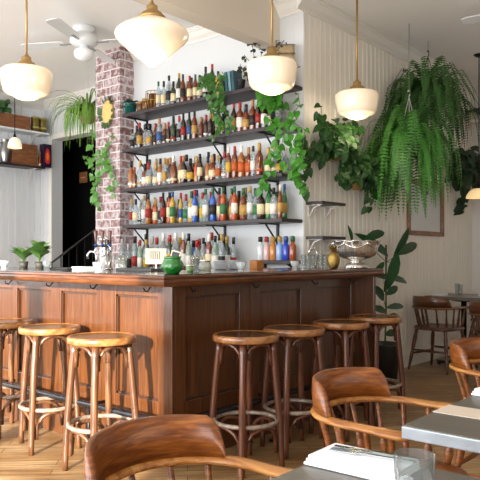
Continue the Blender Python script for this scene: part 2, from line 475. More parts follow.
# carcass, recessed panels between stiles and rails
b = MB().box(2.60, 2.95, 2.72, 6.6, 0, 1.03).box(2.95, 4.57, 2.72, 3.12, 0, 1.03)
bar_part(b, 'carcass', M_bar)
def rail_panel(mb, axis, a0, a1, z0, z1):
    e = 0.022
    if axis == 'y': mb.box(2.576, 2.60, a0, a1, z0, z1, bev=0.003)
    else: mb.box(a0, a1, 2.70, 2.72, z0, z1, bev=0.003)
lp = [(2.82, 3.20), (3.39, 3.775), (3.89, 4.32), (4.375, 4.80), (4.95, 5.38), (5.5, 5.93)]
edges = [2.70] + [v for p in lp for v in p] + [6.6]
b = MB()
for i in range(0, len(edges), 2): rail_panel(b, 'y', edges[i], edges[i + 1], 0, 1.03)
for a, c in lp:
    rail_panel(b, 'y', a, c, 0, .35); rail_panel(b, 'y', a, c, .955, 1.03)
bar_part(b, 'left_framing', M_bar)
rp = [(2.686, 3.164), (3.37, 3.836), (4.047, 4.521)]
edges = [2.6002] + [v for p in rp for v in p] + [4.60]
b = MB()
for i in range(0, len(edges), 2): rail_panel(b, 'x', edges[i], edges[i + 1], 0, 1.03)
for a, c in rp:
    rail_panel(b, 'x', a, c, 0, .35); rail_panel(b, 'x', a, c, .955, 1.03)
b.box(3.262, 3.268, 2.694, 2.70, 0, 1.03)
bar_part(b, 'right_framing', M_bar)
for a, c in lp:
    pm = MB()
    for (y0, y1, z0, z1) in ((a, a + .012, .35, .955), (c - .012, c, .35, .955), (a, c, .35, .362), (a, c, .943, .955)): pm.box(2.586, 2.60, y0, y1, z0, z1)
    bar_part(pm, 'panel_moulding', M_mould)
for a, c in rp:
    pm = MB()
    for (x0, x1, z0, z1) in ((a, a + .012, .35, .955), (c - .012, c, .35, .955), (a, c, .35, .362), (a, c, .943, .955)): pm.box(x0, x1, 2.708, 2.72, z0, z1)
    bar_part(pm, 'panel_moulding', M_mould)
bar_part(MB().box(4.575, 4.61, 2.53, 3.14, 0, 1.03, bev=0.004), 'end_panel', M_bar)
# wooden moulded edge and dark top
ox, oy = 2.30, 2.47
def Lring(inset, z):
    return [(ox + inset, oy + inset, z), (ox + inset, 6.65, z), (3.0, 6.65, z), (3.0, 3.17, z), (4.625 - inset * .5, 3.17, z), (4.625 - inset * .5, oy + inset, z)]
b = MB()
prof = [(.03, 1.030), (.012, 1.034), (.004, 1.045), (.0, 1.058), (.006, 1.070), (.0, 1.078), (.002, 1.086), (.012, 1.09)]
rings = [[b.bm.verts.new(p) for p in Lring(i, z)] for i, z in prof]
for r0, r1 in zip(rings, rings[1:]):
    for k in range(6): b.bm.faces.new((r0[k], r0[(k + 1) % 6], r1[(k + 1) % 6], r1[k]))
b.bm.faces.new(rings[0][::-1]); b.bm.faces.new(rings[-1])
bar_part(b, 'counter_edge', M_barrail)
b = MB(); p = Lring(.05, 0)
b.prism([(q[0], q[1]) for q in p][::-1], 1.0895, 1.094)
bar_part(b, 'counter_top', M_top)
# foot rail
fr = MB().tube([(2.45, 6.5, .285), (2.45, 2.60, .285), (2.452, 2.585, .285), (2.465, 2.58, .285), (4.55, 2.58, .285)], .019, 10)
bar_part(fr, 'foot_rail', mat('steel_foot_rail', '4a4d55', 0.25, 0.9))
for (x, y) in ((2.45, 3.3), (2.45, 4.35), (2.45, 5.4)):
    bar_part(MB().tube([(x, y, .28), (x, y, .0)], .012, 8).tube([(x, y, .285), (2.58, y, .285)], .010, 8).cyl(x, y, 0, .012, .03), 'rail_bracket', M_iron)
for x in (3.36, 4.2):
    bar_part(MB().tube([(x, 2.58, .28), (x, 2.58, .0)], .012, 8).tube([(x, 2.58, .285), (x, 2.70, .285)], .010, 8).cyl(x, 2.58, 0, .012, .03), 'rail_bracket', M_iron)
# purse hooks under the counter
for (x, y, ax) in ((2.55, 2.86, 0), (2.55, 3.36, 0), (2.55, 3.84, 0), (2.55, 4.36, 0), (2.70, 2.675, 1), (3.27, 2.675, 1), (3.95, 2.675, 1), (4.47, 2.675, 1)):
    d = Vector((-1, 0, 0)) if ax == 0 else Vector((0, -1, 0))
    p = Vector((x, y, 1.005))
    bar_part(MB().tube([p + d * -.02 + Vector((0, 0, .02)), p + d * .0, p + d * .018 + Vector((0, 0, -.02)), p + d * .04 + Vector((0, 0, -.012)), p + d * .045 + Vector((0, 0, .004))], .004, 6), 'purse_hook', M_iron)

# ================================================================= BAR STOOLS
def make_stool(label, M_leg, M_s, M_r):
    t = thing('bar_stool', label, 'stool', group='bentwood stools along the bar')
    b = MB().lathe([(0, .741), (.10, .741), (.15, .744), (.168, .748)], 40)
    b.lathe([(.168, .735), (0, .735)], 40)
    b.build('seat', M_s, t)
    MB().lathe([(.160, .712), (.184, .712), (.189, .720), (.189, .742), (.184, .750), (.172, .752), (.166, .748), (.160, .735), (.160, .712)], 40).build('seat_rim', M_r, t)
    leg_at = lambda a, s: (math.cos(a) * (0.150 + .055 * (1 - s) ** 1.3 + .012 * math.sin(PI * s)), math.sin(a) * (0.150 + .055 * (1 - s) ** 1.3 + .012 * math.sin(PI * s)), .715 * s)
    for k in range(4):
        a = k * PI / 2
        n = 12
        MB().tube([leg_at(a, i / n) for i in range(n + 1)], [.0165 + .0035 * min(1, 2.5 * i / n) for i in range(n + 1)], 12).build('leg', M_leg, t)
    rr = .178
    MB().tube([(math.cos(2 * PI * i / 40) * rr, math.sin(2 * PI * i / 40) * rr, .262) for i in range(40)], .0125, 10, closed=True, sx=1.0, sy=1.0).build('foot_ring', M_foot, t)
    for k in range(4):
        for (zb, zt, rl, nm) in ((.575, .703, .150, 'seat_brace'), (.085, .245, .178, 'foot_brace')):
            a0 = k * PI / 2
            pts = []
            for i in range(15):
                u = i / 14
                aa = a0 + .09 + (PI / 2 - .18) * (0.5 - 0.5 * math.cos(PI * min(1, max(0, (u - 0.06) / .88))))
                rad = rl - .006 - .012 * math.sin(PI * u)
                h = zb + (zt - zb) * math.sin(PI * u) ** .72
                pts.append((math.cos(aa) * rad, math.sin(aa) * rad, h))
            MB().tube(pts, .0115, 8).build(nm, M_leg, t)
    return t
stool_l = make_stool('x', M_stool, M_seat, M_seatrim)
stool_r = make_stool('x', M_stoolr, wood('shaded_seat_veneer', ['33200f', '4a301a', '654526'], scale=(2, 16, 2), rough=0.22, wscale=2.2), wood('dark_rim', ['6a3f20', '8a5930', 'a87848'], scale=(8, 8, 8), rough=0.3, wscale=2.2))  # right-hand stools: legs and seat in shaded tones of the sunlit wood
spots = [(2.28, 2.953, 40, 'golden bentwood stool nearest the bar corner on its sunlit side'),
         (2.365, 3.586, 25, 'golden bentwood stool, middle of three on the sunlit side of the bar'),
         (2.37, 4.12, 48, 'golden bentwood stool half cut off at the left end of the bar'),
         (2.86, 2.394, 34, 'dark bentwood stool with worn rim, first right of the bar corner'),
         (3.30, 2.375, 22, 'reddish bentwood stool, second right of the bar corner'),
         (3.806, 2.35, 42, 'dark bentwood stool, third right of the bar corner, between two others'),
         (4.294, 2.36, 30, 'bentwood stool furthest right, beside the end panel of the bar')]
for i, (x, y, a, lab) in enumerate(spots):
    src = stool_l if i < 3 else stool_r
    o = src if i in (0, 3) else copy_tree(src)
    o.location = (x, y, 0); o.rotation_euler = (0, 0, R(a)); o['label'] = lab
    if i == 5:
        pass

# ================================================================= CAPTAIN'S CHAIRS
def make_chair(label, M_w, M_arm, M_s):
    """front faces local -Y"""
    t = thing('captains_chair', label, 'chair', group='spindle-backed captain chairs')
    # saddle seat
    b = MB(); ring = []
    n = 36
    def outline(a, s=1.0):
        c, q = math.cos(a), math.sin(a)
        return (math.copysign(abs(c) ** .62, c) * .225 * s, math.copysign(abs(q) ** .62, q) * .215 * s - .0)
    prof = [(1.0, .425), (1.02, .435), (1.0, .455), (.93, .461), (.7, .452), (.35, .447), (0.0, .450)]
    rows = [[b.bm.verts.new((*outline(2 * PI * k / n, s), z)) for k in range(n)] if s > 0 else [b.bm.verts.new((0, 0, z))] for s, z in prof]
    b.bm.faces.new(rows[0][::-1])
    for r0, r1 in zip(rows, rows[1:]):
        for k in range(n):
            f = b.bm.faces.new((r0[k], r0[(k + 1) % n], r1[(k + 1) % n], r1[k]) if len(r1) > 1 else (r0[k], r0[(k + 1) % n], r1[0])); f.smooth = True
    b.build('seat', M_s, t)
    # legs, turned
    for sx in (-1, 1):
        for sy in (-1, 1):
            p0 = Vector((sx * .225, sy * .215, 0)); p1 = Vector((sx * .165, sy * .155, .435))
            pts = [p0.lerp(p1, u) for u in (0, .08, .2, .34, .42, .46, .5, .62, .78, .88, .92, 1)]
            MB().tube(pts, [.011, .013, .016, .019, .017, .013, .018, .020, .021, .015, .019, .017], 10).build('leg', M_w, t)
    for sx in (-1, 1):
        MB().tube([(sx * .203, -.193, .17), (sx * .205, 0, .17), (sx * .203, .193, .17)], [.009, .014, .009], 8).build('stretcher', M_w, t)
    for y in (-.187, .187):
        MB().tube([(-.197, y, .21), (0, y, .21), (.197, y, .21)], [.009, .014, .009], 8).build('stretcher', M_w, t)
    # bent arm bow
    def bow(u):    # u 0..1 from one arm front round the back to the other
        L1 = .22; L2 = PI * .222; T = 2 * L1 + L2; s = u * T
        if s < L1: return Vector((.226 + .012 * (1 - s / L1) ** 2, -.17 + s, .655))
        if s > L1 + L2: s2 = T - s; return Vector((-(.226 + .012 * (1 - s2 / L1) ** 2), -.17 + s2, .655))
        a = (s - L1) / .222
        return Vector((.226 * math.cos(a), .05 + .215 * math.sin(a), .655 + .0 * math.sin(a)))
    n = 48
    wdt = [(.031 if (i < 5 or i > n - 5) else .027) for i in range(n + 1)]
    wdt[0] = wdt[-1] = .018
    MB().tube([bow(i / n) for i in range(n + 1)], wdt, 12, sx=1.0, sy=.45).build('arm_bow', M_arm, t)
    # crest rail: curved board standing on the bow
    b = MB(); m = 30; rows = []
    for i in range(m + 1):
        u = i / m
        a = R(20) + (PI - R(40)) * u
        e = min(u, 1 - u)
        top = .668 + .100 * min(1, (e / .08)) ** .5 + .008 * math.sin(PI * u)
        ro = .245; lean = .016
        def pt(r, z):
            k = (z - .66) / .11
            return (math.cos(a) * (r + lean * k * .6), .05 + math.sin(a) * (r - .008 + lean * k), z)
        rows.append([b.bm.verts.new(pt(*q)) for q in ((.212, .665), (.212, (.665 + top) / 2), (.214, top - .006), (.222, top), (.230, top - .006), (.238, (.665 + top) / 2), (.240, .665))])
    for r0, r1 in zip(rows, rows[1:]):
        for k in range(7): b.bm.faces.new((r0[k], r1[k], r1[(k + 1) % 7], r0[(k + 1) % 7])).smooth = True
    b.bm.faces.new(rows[0]); b.bm.faces.new(rows[-1][::-1])
    b.build('crest_rail', M_w, t)
    # spindles
    for i, u in enumerate((.055, .135, .225, .31, .40, .50, .60, .69, .775, .865, .945)):
        pb = bow(u); q = Vector((pb.x * .86, (pb.y - .02) * .80, .452)) if True else None
        q.x = max(-.20, min(.20, q.x)); q.y = max(-.185, min(.19, q.y))
        pts = [q.lerp(pb, v) for v in (0, .1, .2, .26, .30, .34, .40, .52, .7, .9, 1)]
        fat = 1.25 if u < .2 or u > .8 else 1.0
        MB().tube(pts, [r * fat for r in (.008, .010, .0135, .014, .009, .013, .0115, .009, .008, .0085, .008)], 8).build('spindle', M_w, t)
    return t
ch = make_chair('x', M_chair, M_chairlight, M_chair)
ch.location = (2.045, 1.05, 0); ch['label'] = "honey oak captain's chair pushed up to the zinc table, whole back in view"
c2 = copy_tree(ch); c2.location = (1.088, 1.03, 0); c2['label'] = "honey oak captain's chair cut off by the lower edge at the folded-napkin table, foreground left"
c3 = copy_tree(ch); c3.location = (3.22, 1.04, 0); c3['label'] = "honey oak captain's chair at the right edge of the picture, behind the zinc table"
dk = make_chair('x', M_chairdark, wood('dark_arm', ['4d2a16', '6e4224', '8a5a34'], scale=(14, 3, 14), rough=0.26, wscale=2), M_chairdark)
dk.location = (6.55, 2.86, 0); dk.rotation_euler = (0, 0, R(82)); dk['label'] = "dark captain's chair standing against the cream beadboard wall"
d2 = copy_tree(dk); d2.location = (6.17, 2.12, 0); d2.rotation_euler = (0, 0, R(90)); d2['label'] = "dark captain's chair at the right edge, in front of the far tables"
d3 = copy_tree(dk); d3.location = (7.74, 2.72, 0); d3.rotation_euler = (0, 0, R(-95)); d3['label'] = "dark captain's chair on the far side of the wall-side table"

# ================================================================= TABLES
def make_table(x0, x1, y0, y1, label, mt, me, mb):
    cx, cy = (x0 + x1) / 2, (y0 + y1) / 2
    t = thing('dining_table', label, 'table', (cx, cy, 0), 0, 'square dining tables')
    hx, hy = (x1 - x0) / 2, (y1 - y0) / 2
    MB().box(-hx + .004, hx - .004, -hy + .004, hy - .004, .747, .7505).build('tabletop', mt, t)
    MB().box(-hx, hx, -hy, hy, .715, .7475, bev=.003).build('table_edge', me, t)
    MB().lathe([(0, .04), (.03, .04), (.03, .68), (.12, .69), (.12, .715), (0, .715)], 16).build('pedestal', mb, t)
    b = MB()
    for k in range(4):
        M = Matrix.Rotation(k * PI / 2 + PI / 4, 4, 'Z')
        b.box(0, min(hx, hy) * .95, -.025, .025, .012, .045, M=M).box(min(hx, hy) * .87, min(hx, hy) * .95, -.02, .02, 0, .012, M=M)
    b.build('foot', mb, t)
    return t
make_table(1.594, 2.56, 0.10, .80, 'zinc-topped table with pale metal edge, corner pointing left', M_zinc, M_zincedge, M_iron)
make_table(.52, 1.32, 0.12, .81, 'grey table cut off at the bottom of the picture under a folded napkin', M_zinc, M_zincedge, M_iron)
M_ft = mat('worn_grey_table', '6b655e', 0.3, noise=0.2, scale=9)
make_table(6.75, 7.42, 2.50, 3.12, 'far grey table against the cream beadboard wall', M_ft, M_ft, M_iron)
make_table(6.42, 7.05, 1.45, 2.10, 'far grey table half out of the picture at the right', M_ft, M_ft, M_iron)
tag(MB().box(1.785, 1.895, .30, .798, .7506, .7525).build('table_runner', mat('pale_paper', 'cdbfae', 0.7)), 'pale narrow strip laid across the zinc table', 'runner')

def napkin(x, y, z, rz, label, sx=.13, sy=.2, h=.022):
    t = thing('folded_napkin', label, 'napkin', (x, y, z), rz, 'folded white napkins')
    b = MB()
    for k in range(3):
        z0 = .001 + k * h / 3
        b.box(-sx / 2 + .003 * k, sx / 2 - .002 * k, -sy / 2, sy / 2 - .004 * k, z0, z0 + h / 3 - .0008, bev=.0025)
    b.build('cloth', M_linen, t)
    f = MB()
    M = Matrix.Translation((.012, -.02, h + .003)) @ Matrix.Rotation(R(8), 4, 'Z')
    f.box(-.0035, .0035, -.09, .03, 0, .003, M=M)
    f.box(-.010, .010, .03, .05, 0, .003, M=M)
    for q in (-.009, -.003, .003, .009): f.box(q - .0014, q + .0014, .05, .095, 0, .0025, M=M)
    f2 = MB(); M2 = Matrix.Translation((.036, -.02, h + .003)) @ Matrix.Rotation(R(6), 4, 'Z')
    f2.box(-.004, .004, -.09, .01, 0, .003, M=M2).box(-.008, .006, .01, .10, 0, .002, M=M2)
    return t, f, f2
nap, f, f2 = napkin(1.222, .705, .7506, R(2), 'white folded napkin with cutlery on the foreground table', .125, .21)
fo = f.build('fork', M_chrome); fo.location = (1.222, .705, .7506); fo.rotation_euler = (0, 0, R(2)); tag(fo, 'silver fork lying on the foreground napkin', 'fork')
fo = f2.build('knife', M_chrome); fo.location = (1.222, .705, .7506); fo.rotation_euler = (0, 0, R(2)); tag(fo, 'silver knife lying on the foreground napkin', 'knife')
n2, f, f2 = napkin(2.14, .685, .7506, R(-4), 'white folded napkin on the zinc table at the right edge', .15, .22); f.bm.free(); f2.bm.free()
n3, f, f2 = napkin(6.90, 3.0, .7506, R(0), 'small white napkin on the far table by the wall', .14, .12); f.bm.free(); f2.bm.free()
n4, f, f2 = napkin(7.2, 2.6, .7506, R(10), 'small white napkin on the far side of the wall table', .14, .16); f.bm.free(); f2.bm.free()
n5, f, f2 = napkin(6.62, 1.95, .7506, R(10), 'small white napkin on the far right table', .14, .16); f.bm.free(); f2.bm.free()
M_glass = clear_glass('drinking_glass', 'eef2f2', 0.05, 0.8)
def tumbler(x, y, z, label, r=.032, h=.095, group='drinking glasses'):
    o = MB().lathe([(0, .0), (r * .8, 0), (r * .84, .004), (r, h), (r - .003, h), (r * .8, .012), (0, .011)], 20).build('drinking_glass', M_glass, None, (x, y, z))
    return tag(o, label, 'glass', group)
tumbler(1.075, .515, .7506, 'clear tumbler in the bottom right corner on the foreground table', .036, .10)
for x, y, l in ((7.08, 2.85, 'clear glass on the middle of the far wall table'), (7.25, 2.95, 'clear glass at the back of the far wall table')):
    tumbler(x, y, .7506, l, .03, .12)

# ================================================================= PENDANT LAMPS
def pendant(loc, prof, rod_r, label, name='pendant_lamp', rod_top=CEIL, fit=M_brass, glass=M_opal, power=0, fitter_r=.075, n=36):
    """loc = centre of the lower tip of the shade"""
    t = thing(name, label, 'lamp', loc, 0, 'opal glass pendant lamps')
    MB().lathe(prof, n).build('lamp_shade', glass, t)
    top = prof[-1][1]
    fr = fitter_r
    MB().lathe([(0, top - .002), (fr, top - .004), (fr * 1.06, top + .006), (fr * 1.06, top + .014), (fr * .86, top + .020), (fr * .8, top + .034), (fr * .52, top + .046), (fr * .44, top + .060), (fr * .42, top + .078), (fr * .28, top + .082), (fr * .14, top + .098), (0, top + .098)], 24).build('fitter', fit, t)
    H = rod_top - loc[2]
    MB().tube([(0, 0, top + .09), (0, 0, H)], rod_r, 10).build('rod', fit, t)
    MB().lathe([(0, H - .03), (.03, H - .028), (.055, H - .008), (.058, H - .001), (0, H - .001)], 20).build('canopy', fit, t)
    if power:
        d = bpy.data.lights.new('bulb', 'POINT'); d.energy = power; d.color = (1, .82, .6); d.shadow_soft_size = .08
        l = bpy.data.objects.new('bulb', d); C.objects.link(l); l.parent = t; l.location = (0, 0, -.05)
    return t
def school(D, H):
    r = D / 2
    return [(0, 0), (.14 * r, .0), (.34 * r, .035 * H), (.50 * r, .09 * H), (.60 * r, .145 * H), (.67 * r, .165 * H), (.80 * r, .20 * H), (.88 * r, .27 * H), (.93 * r, .42 * H), (.98 * r, .70 * H), (1.0 * r, .80 * H), (.985 * r, .88 * H), (.92 * r, .94 * H), (.7 * r, .98 * H), (.42 * r, 1.0 * H)]
p = at(26.5, 100, z=4.64); pendant(p, school(.358, .225), .008, 'opal schoolhouse pendant lamp on a brass rod, furthest left', power=5)
p = at(272, 94.5, z=4.64); pendant(p, school(.358, .24), .008, 'opal schoolhouse pendant lamp hanging over the bottle shelves', power=5)
p = at(357, 119.5, z=5.5); pendant(p, school(.362, .235), .009, 'opal schoolhouse pendant lamp before the cream beadboard wall', power=5)
cone = [(0, 0), (.018, .006), (.04, .020), (.10, .068), (.16, .118), (.198, .152), (.213, .172), (.217, .188), (.210, .205), (.185, .226), (.14, .250), (.10, .268), (.07, .28)]
p = at(152, 67, z=3.85); pendant(p, cone, .009, 'large cone-bottomed opal pendant lamp, nearest to the viewer', power=7)
dome = [(.0, .150), (.03, .148), (.06, .128), (.09, .105), (.118, .06), (.136, .01), (.14, 0)]
p = at(479, 198, z=7.16)
pendant(p, [(.138, .0), (.128, .035), (.098, .078), (.055, .100), (.03, .104)], .006, 'cream dome pendant lamp on a dark rod at the right edge', fit=M_iron, fitter_r=.03, glass=mat('cream_dome', 'ffe9bd', .3, emit=.45, emitc='ffd995'))
p = at(14.8, 148, z=8.4)
pendant(p, [(.088, .0), (.085, .05), (.066, .10), (.035, .13), (.02, .135)], .005, 'small white glass pendant hanging before the left shelves', fit=M_iron, fitter_r=.02, glass=mat('milk_dome', 'fff0d8', .3, emit=.4, emitc='ffe0b0'))

# ================================================================= CEILING FANS
def make_fan(loc, rz, label):
    t = thing('ceiling_fan', label, 'fan', loc, rz, 'white ceiling fans')
    MB().lathe([(0, -.001), (.105, -.001), (.105, -.03), (.085, -.045), (.085, -.075), (.13, -.085), (.135, -.15), (.10, -.18), (0, -.18)], 28).build('motor', M_spanel, t)
    for k in range(4):
        a = k * PI / 2
        M = Matrix.Rotation(a, 4, 'Z')
        Mt = M @ Matrix.Translation((0, 0, -.15)) @ Matrix.Rotation(R(7), 4, 'X')
        MB().prism([(.20, -.045), (.24, -.058), (.60, -.066), (.64, -.05), (.65, 0), (.64, .05), (.60, .066), (.24, .058), (.20, .045)], -.004, .004, M=Mt).build('blade', M_spanel, t)
        MB().box(.10, .25, -.014, .014, -.158, -.150, M=M).build('blade_arm', mat('fan_iron_grey', '9a9da0', .35, .6), t)
    MB().lathe([(0, -.18), (.045, -.18), (.05, -.21), (.09, -.225), (.098, -.25), (.085, -.29), (.05, -.315), (.0, -.325)], 24).build('lamp_shade', mat('fan_glass', 'eef0f0', .25), t)
    return t
p = ray(84, z=6.3)
make_fan((p.x, p.y, CEIL), YAW - R(12), 'white ceiling fan with a glass globe above the brick pier')
make_fan((5.66, 1.60, CEIL), R(3), 'white ceiling fan with one blade showing in the top right corner')

# ================================================================= SHELVES AND BOTTLES
def shelf(z, y0, y1, x0, label, brackets, th=.03, drop=.19, full=.33):
    t = thing('bottle_shelf', label, 'shelf', (XC, (y0 + y1) / 2, z), 0, 'dark bottle shelves on the white wall')
    cy = (y0 + y1) / 2
    MB().box(x0 - XC, -.001, y0 - cy, y1 - cy, -th, 0, bev=.002).build('board', M_shelfw, t)
    for y in brackets:
        q = y - cy; d = max(-.20, x0 - XC + .02)
        MB().box(-.014, -.001, q - .012, q + .012, -th - full, -th).box(x0 - XC + .03, -.001, q - .012, q + .012, -th - .010, -th).tube([(d + .02, q, -th - .008), (-.008, q, -th - drop + .02)], .008, 6).build('bracket', M_iron, t)
    return t
X0 = 4.30
SH = [(2.625, 'top shelf'), (2.265, 'second shelf'), (1.868, 'third shelf'), (1.498, 'fourth shelf')]
words = ['topmost dark wall shelf carrying wine bottles and a model ship', 'second dark bottle shelf from the top', 'third dark bottle shelf from the top', 'lowest of the four long dark bottle shelves']
for (z, nm), l in zip(SH, words):
    shelf(z, 3.22, 5.24, X0, l, (5.19, 4.10, 3.48))
shelf(1.15, 3.24, 3.68, 4.46, 'short low dark shelf holding a row of small jars', (3.30, 3.62), th=.03, drop=.06, full=.1)
# back counter
t = thing('back_bar', 'low dark back counter under the bottle shelves', 'cabinet', (4.3, 4.3, 0))
o = MB().box(-.2, .298, -1.0, 1.05, 0, .985).build('cabinet', M_shelfw, t)
MB().box(-.22, .298, -1.02, 1.07, .985, 1.02, bev=.003).build('worktop', mat('steel_worktop', '8d9296', .3, .8), t)
for k in range(4):
    dd = MB().box(-.215, -.2, -.98 + k * .5, -.50 + k * .5, .08, .90, bev=.004).build('door', M_shelfw, t)
    MB().tube([(-.235, -.53 + k * .5, .6), (-.235, -.53 + k * .5, .75)], .006, 8).build('handle', M_chrome, dd)

GL = {'green': mat('dark_green_glass', '1d2d17', .08, spec=.7, coat=.5), 'brown': mat('dark_brown_glass', '2a1409', .08, spec=.7, coat=.5),
      'amber': mat('amber_spirit_glass', '6a2f0d', .08, spec=.7, coat=.5), 'honey': mat('honey_spirit_glass', '94581c', .08, spec=.7, coat=.5),
      'clear': clear_glass('clear_bottle_glass', 'dfe7ea', .22, .35), 'blue': mat('blue_glass', '2a57a8', .08, spec=.7, coat=.5),
      'red': mat('red_spirit_glass', '6b140d', .08, spec=.7, coat=.5), 'orange': mat('orange_spirit_glass', 'a5440f', .08, spec=.7, coat=.5),
      'bright green': mat('bright_green_glass', '1f6428', .08, spec=.7, coat=.5), 'yellow': mat('yellow_spirit_glass', 'a98a2a', .08, spec=.7, coat=.5),
      'pale': clear_glass('pale_green_glass', 'bfd3c4', .35, .35)}
LB = {'cream': 'd6c9a3', 'white': 'd9d6cf', 'black': '1c1a19', 'red': '8f221a', 'yellow': 'bf9a2e', 'blue': '2f4f86', 'orange': 'b0521c', 'green': '2f6a3c', 'gold': 'b08a45'}
LM = {k: mat('paper_' + k, v, .6, noise=.25, scale=60) for k, v in LB.items()}
CP = {'black': '141314', 'red': 'a01f1c', 'gold': 'b08c3e', 'white': 'dddad2', 'green': '1f5a33', 'blue': '2b4a86', 'cork': 'a8794a', 'silver': 'a7a9ab'}
CM = {k: mat('cap_' + k, v, .35) for k, v in CP.items()}
SHAPES = {  # profile (r,z), neck top, label (r, z0, z1)
    'wine': ([(0, 0), (.034, 0), (.037, .006), (.037, .175), (.034, .20), (.020, .232), (.0145, .25), (.0135, .285)], .285, (.0375, .06, .15), .305),
    'round': ([(0, 0), (.034, 0), (.037, .006), (.037, .150), (.033, .170), (.018, .188), (.014, .20), (.014, .235)], .235, (.0375, .04, .125), .262),
    'tall': ([(0, 0), (.030, 0), (.033, .006), (.0335, .185), (.029, .205), (.016, .225), (.0135, .24), (.0135, .27)], .27, (.034, .06, .15), .295),
    'squat': ([(0, 0), (.033, 0), (.037, .008), (.038, .10), (.034, .125), (.020, .145), (.015, .155), (.015, .185)], .185, (.0385, .03, .09), .215),
    'slim': ([(0, 0), (.026, 0), (.0285, .006), (.0285, .165), (.023, .19), (.014, .215), (.012, .23), (.012, .262)], .262, (.029, .05, .13), .285),
    'flask': ([(0, 0), (.032, 0), (.0365, .01), (.033, .07), (.0365, .13), (.031, .155), (.016, .175), (.0135, .19), (.0135, .22)], .22, (.037, .03, .05), .25),
}
mesh_cache = {}
def bottle_meshes(shape, glass, lab, cap):
    k = (shape, glass)
    prof, nt_, (lr, l0, l1), ct = SHAPES[shape]
    if k not in mesh_cache:
        o = MB().lathe(prof + [(0, nt_)], 14).build('bottle', GL[glass]); mesh_cache[k] = o.data; bpy.data.objects.remove(o)
    k2 = (shape, 'label', lab)
    if k2 not in mesh_cache:
        o = MB().lathe([(lr, l0), (lr + .0004, l0), (lr + .0004, l1), (lr, l1)], 12, a0=PI * .45, a1=PI * 1.75).build('label', LM[lab]); mesh_cache[k2] = o.data; bpy.data.objects.remove(o)
    k3 = (shape, 'cap', cap)
    if k3 not in mesh_cache:
        nr = prof[-1][0]
        o = MB().lathe([(nr + .0008, nt_ - .03), (nr + .002, nt_ - .03), (nr + .002, ct - .003), (nr, ct), (0, ct)], 12).build('cap', CM[cap]); mesh_cache[k3] = o.data; bpy.data.objects.remove(o)
    return mesh_cache[k], mesh_cache[k2], mesh_cache[k3]
def bottle(x, y, z, shape, glass, lab, cap, label, group, s=1.0, lean=0):
    a, b_, c_ = bottle_meshes(shape, glass, lab, cap)
    o = bpy.data.objects.new('bottle', a); C.objects.link(o); o.location = (x, y, z + .0005); o.rotation_euler = (0, 0, random.uniform(-.4, .4)); w_ = s * random.uniform(.78, .89); o.scale = (w_, w_, s)
    tag(o, label, 'bottle', group)
    q = bpy.data.objects.new('label', b_); C.objects.link(q); q.parent = o
    q = bpy.data.objects.new('cap', c_); C.objects.link(q); q.parent = o
    return o
ORD = 'first second third fourth fifth sixth seventh eighth ninth tenth eleventh twelfth thirteenth fourteenth fifteenth sixteenth seventeenth eighteenth nineteenth twentieth twenty-first twenty-second twenty-third twenty-fourth twenty-fifth twenty-sixth twenty-seventh twenty-eighth'.split()
def row(ys, x, z, nm, rowname, pick, smax):
    rg = random.Random(hash((nm, rowname)) if False else len(nm) * 31 + len(rowname) * 7 + int(z * 1000))
    for i, y in enumerate(ys):
        sh, g, l, c, s = pick(i / max(1, len(ys) - 1), rg)
        H = SHAPES[sh][3]
        s = min(s, smax / H)
        lab = '%s glass bottle, %s label, %s cap, %s from left, %s, %s' % (g, l, c, ORD[i], rowname, nm)
        bottle(x + rg.uniform(-.02, .02), y + rg.uniform(-.004, .004), z, sh, g, l, c, lab, 'bottles on the ' + nm, s)
def spread(y0, y1, step):
    n = int(round(abs(y0 - y1) / step)); return [y0 + (y1 - y0) * i / n for i in range(n + 1)]
ch_ = lambda rg, *o: rg.choice(o)
def p_top(u, rg): return (ch_(rg, 'wine', 'wine', 'wine', 'round'), ch_(rg, 'green', 'green', 'green', 'brown', 'brown', 'clear', 'amber'), ch_(rg, 'white', 'cream', 'cream', 'black', 'gold'), ch_(rg, 'black', 'black', 'red', 'gold', 'green'), rg.uniform(.78, 1.0))
def p_sec(u, rg): return (ch_(rg, 'round', 'round', 'squat', 'flask', 'wine'), ch_(rg, 'brown', 'brown', 'amber', 'amber', 'clear', 'clear', 'green'), ch_(rg, 'cream', 'white', 'cream', 'gold', 'red', 'blue', 'black', 'black'), ch_(rg, 'black', 'black', 'black', 'cork', 'red'), rg.uniform(.80, 1.08))
def p_thi(u, rg): return (ch_(rg, 'round', 'squat', 'flask', 'tall', 'round'), ch_(rg, 'amber', 'amber', 'honey', 'brown', 'clear', 'clear', 'clear', 'orange' if .45 < u < .6 else 'brown'), ch_(rg, 'cream', 'cream', 'white', 'yellow' if u > .4 else 'white', 'orange' if u > .4 else 'gold'), ch_(rg, 'black', 'black', 'cork', 'white', 'gold', 'red'), rg.uniform(.84, 1.15))
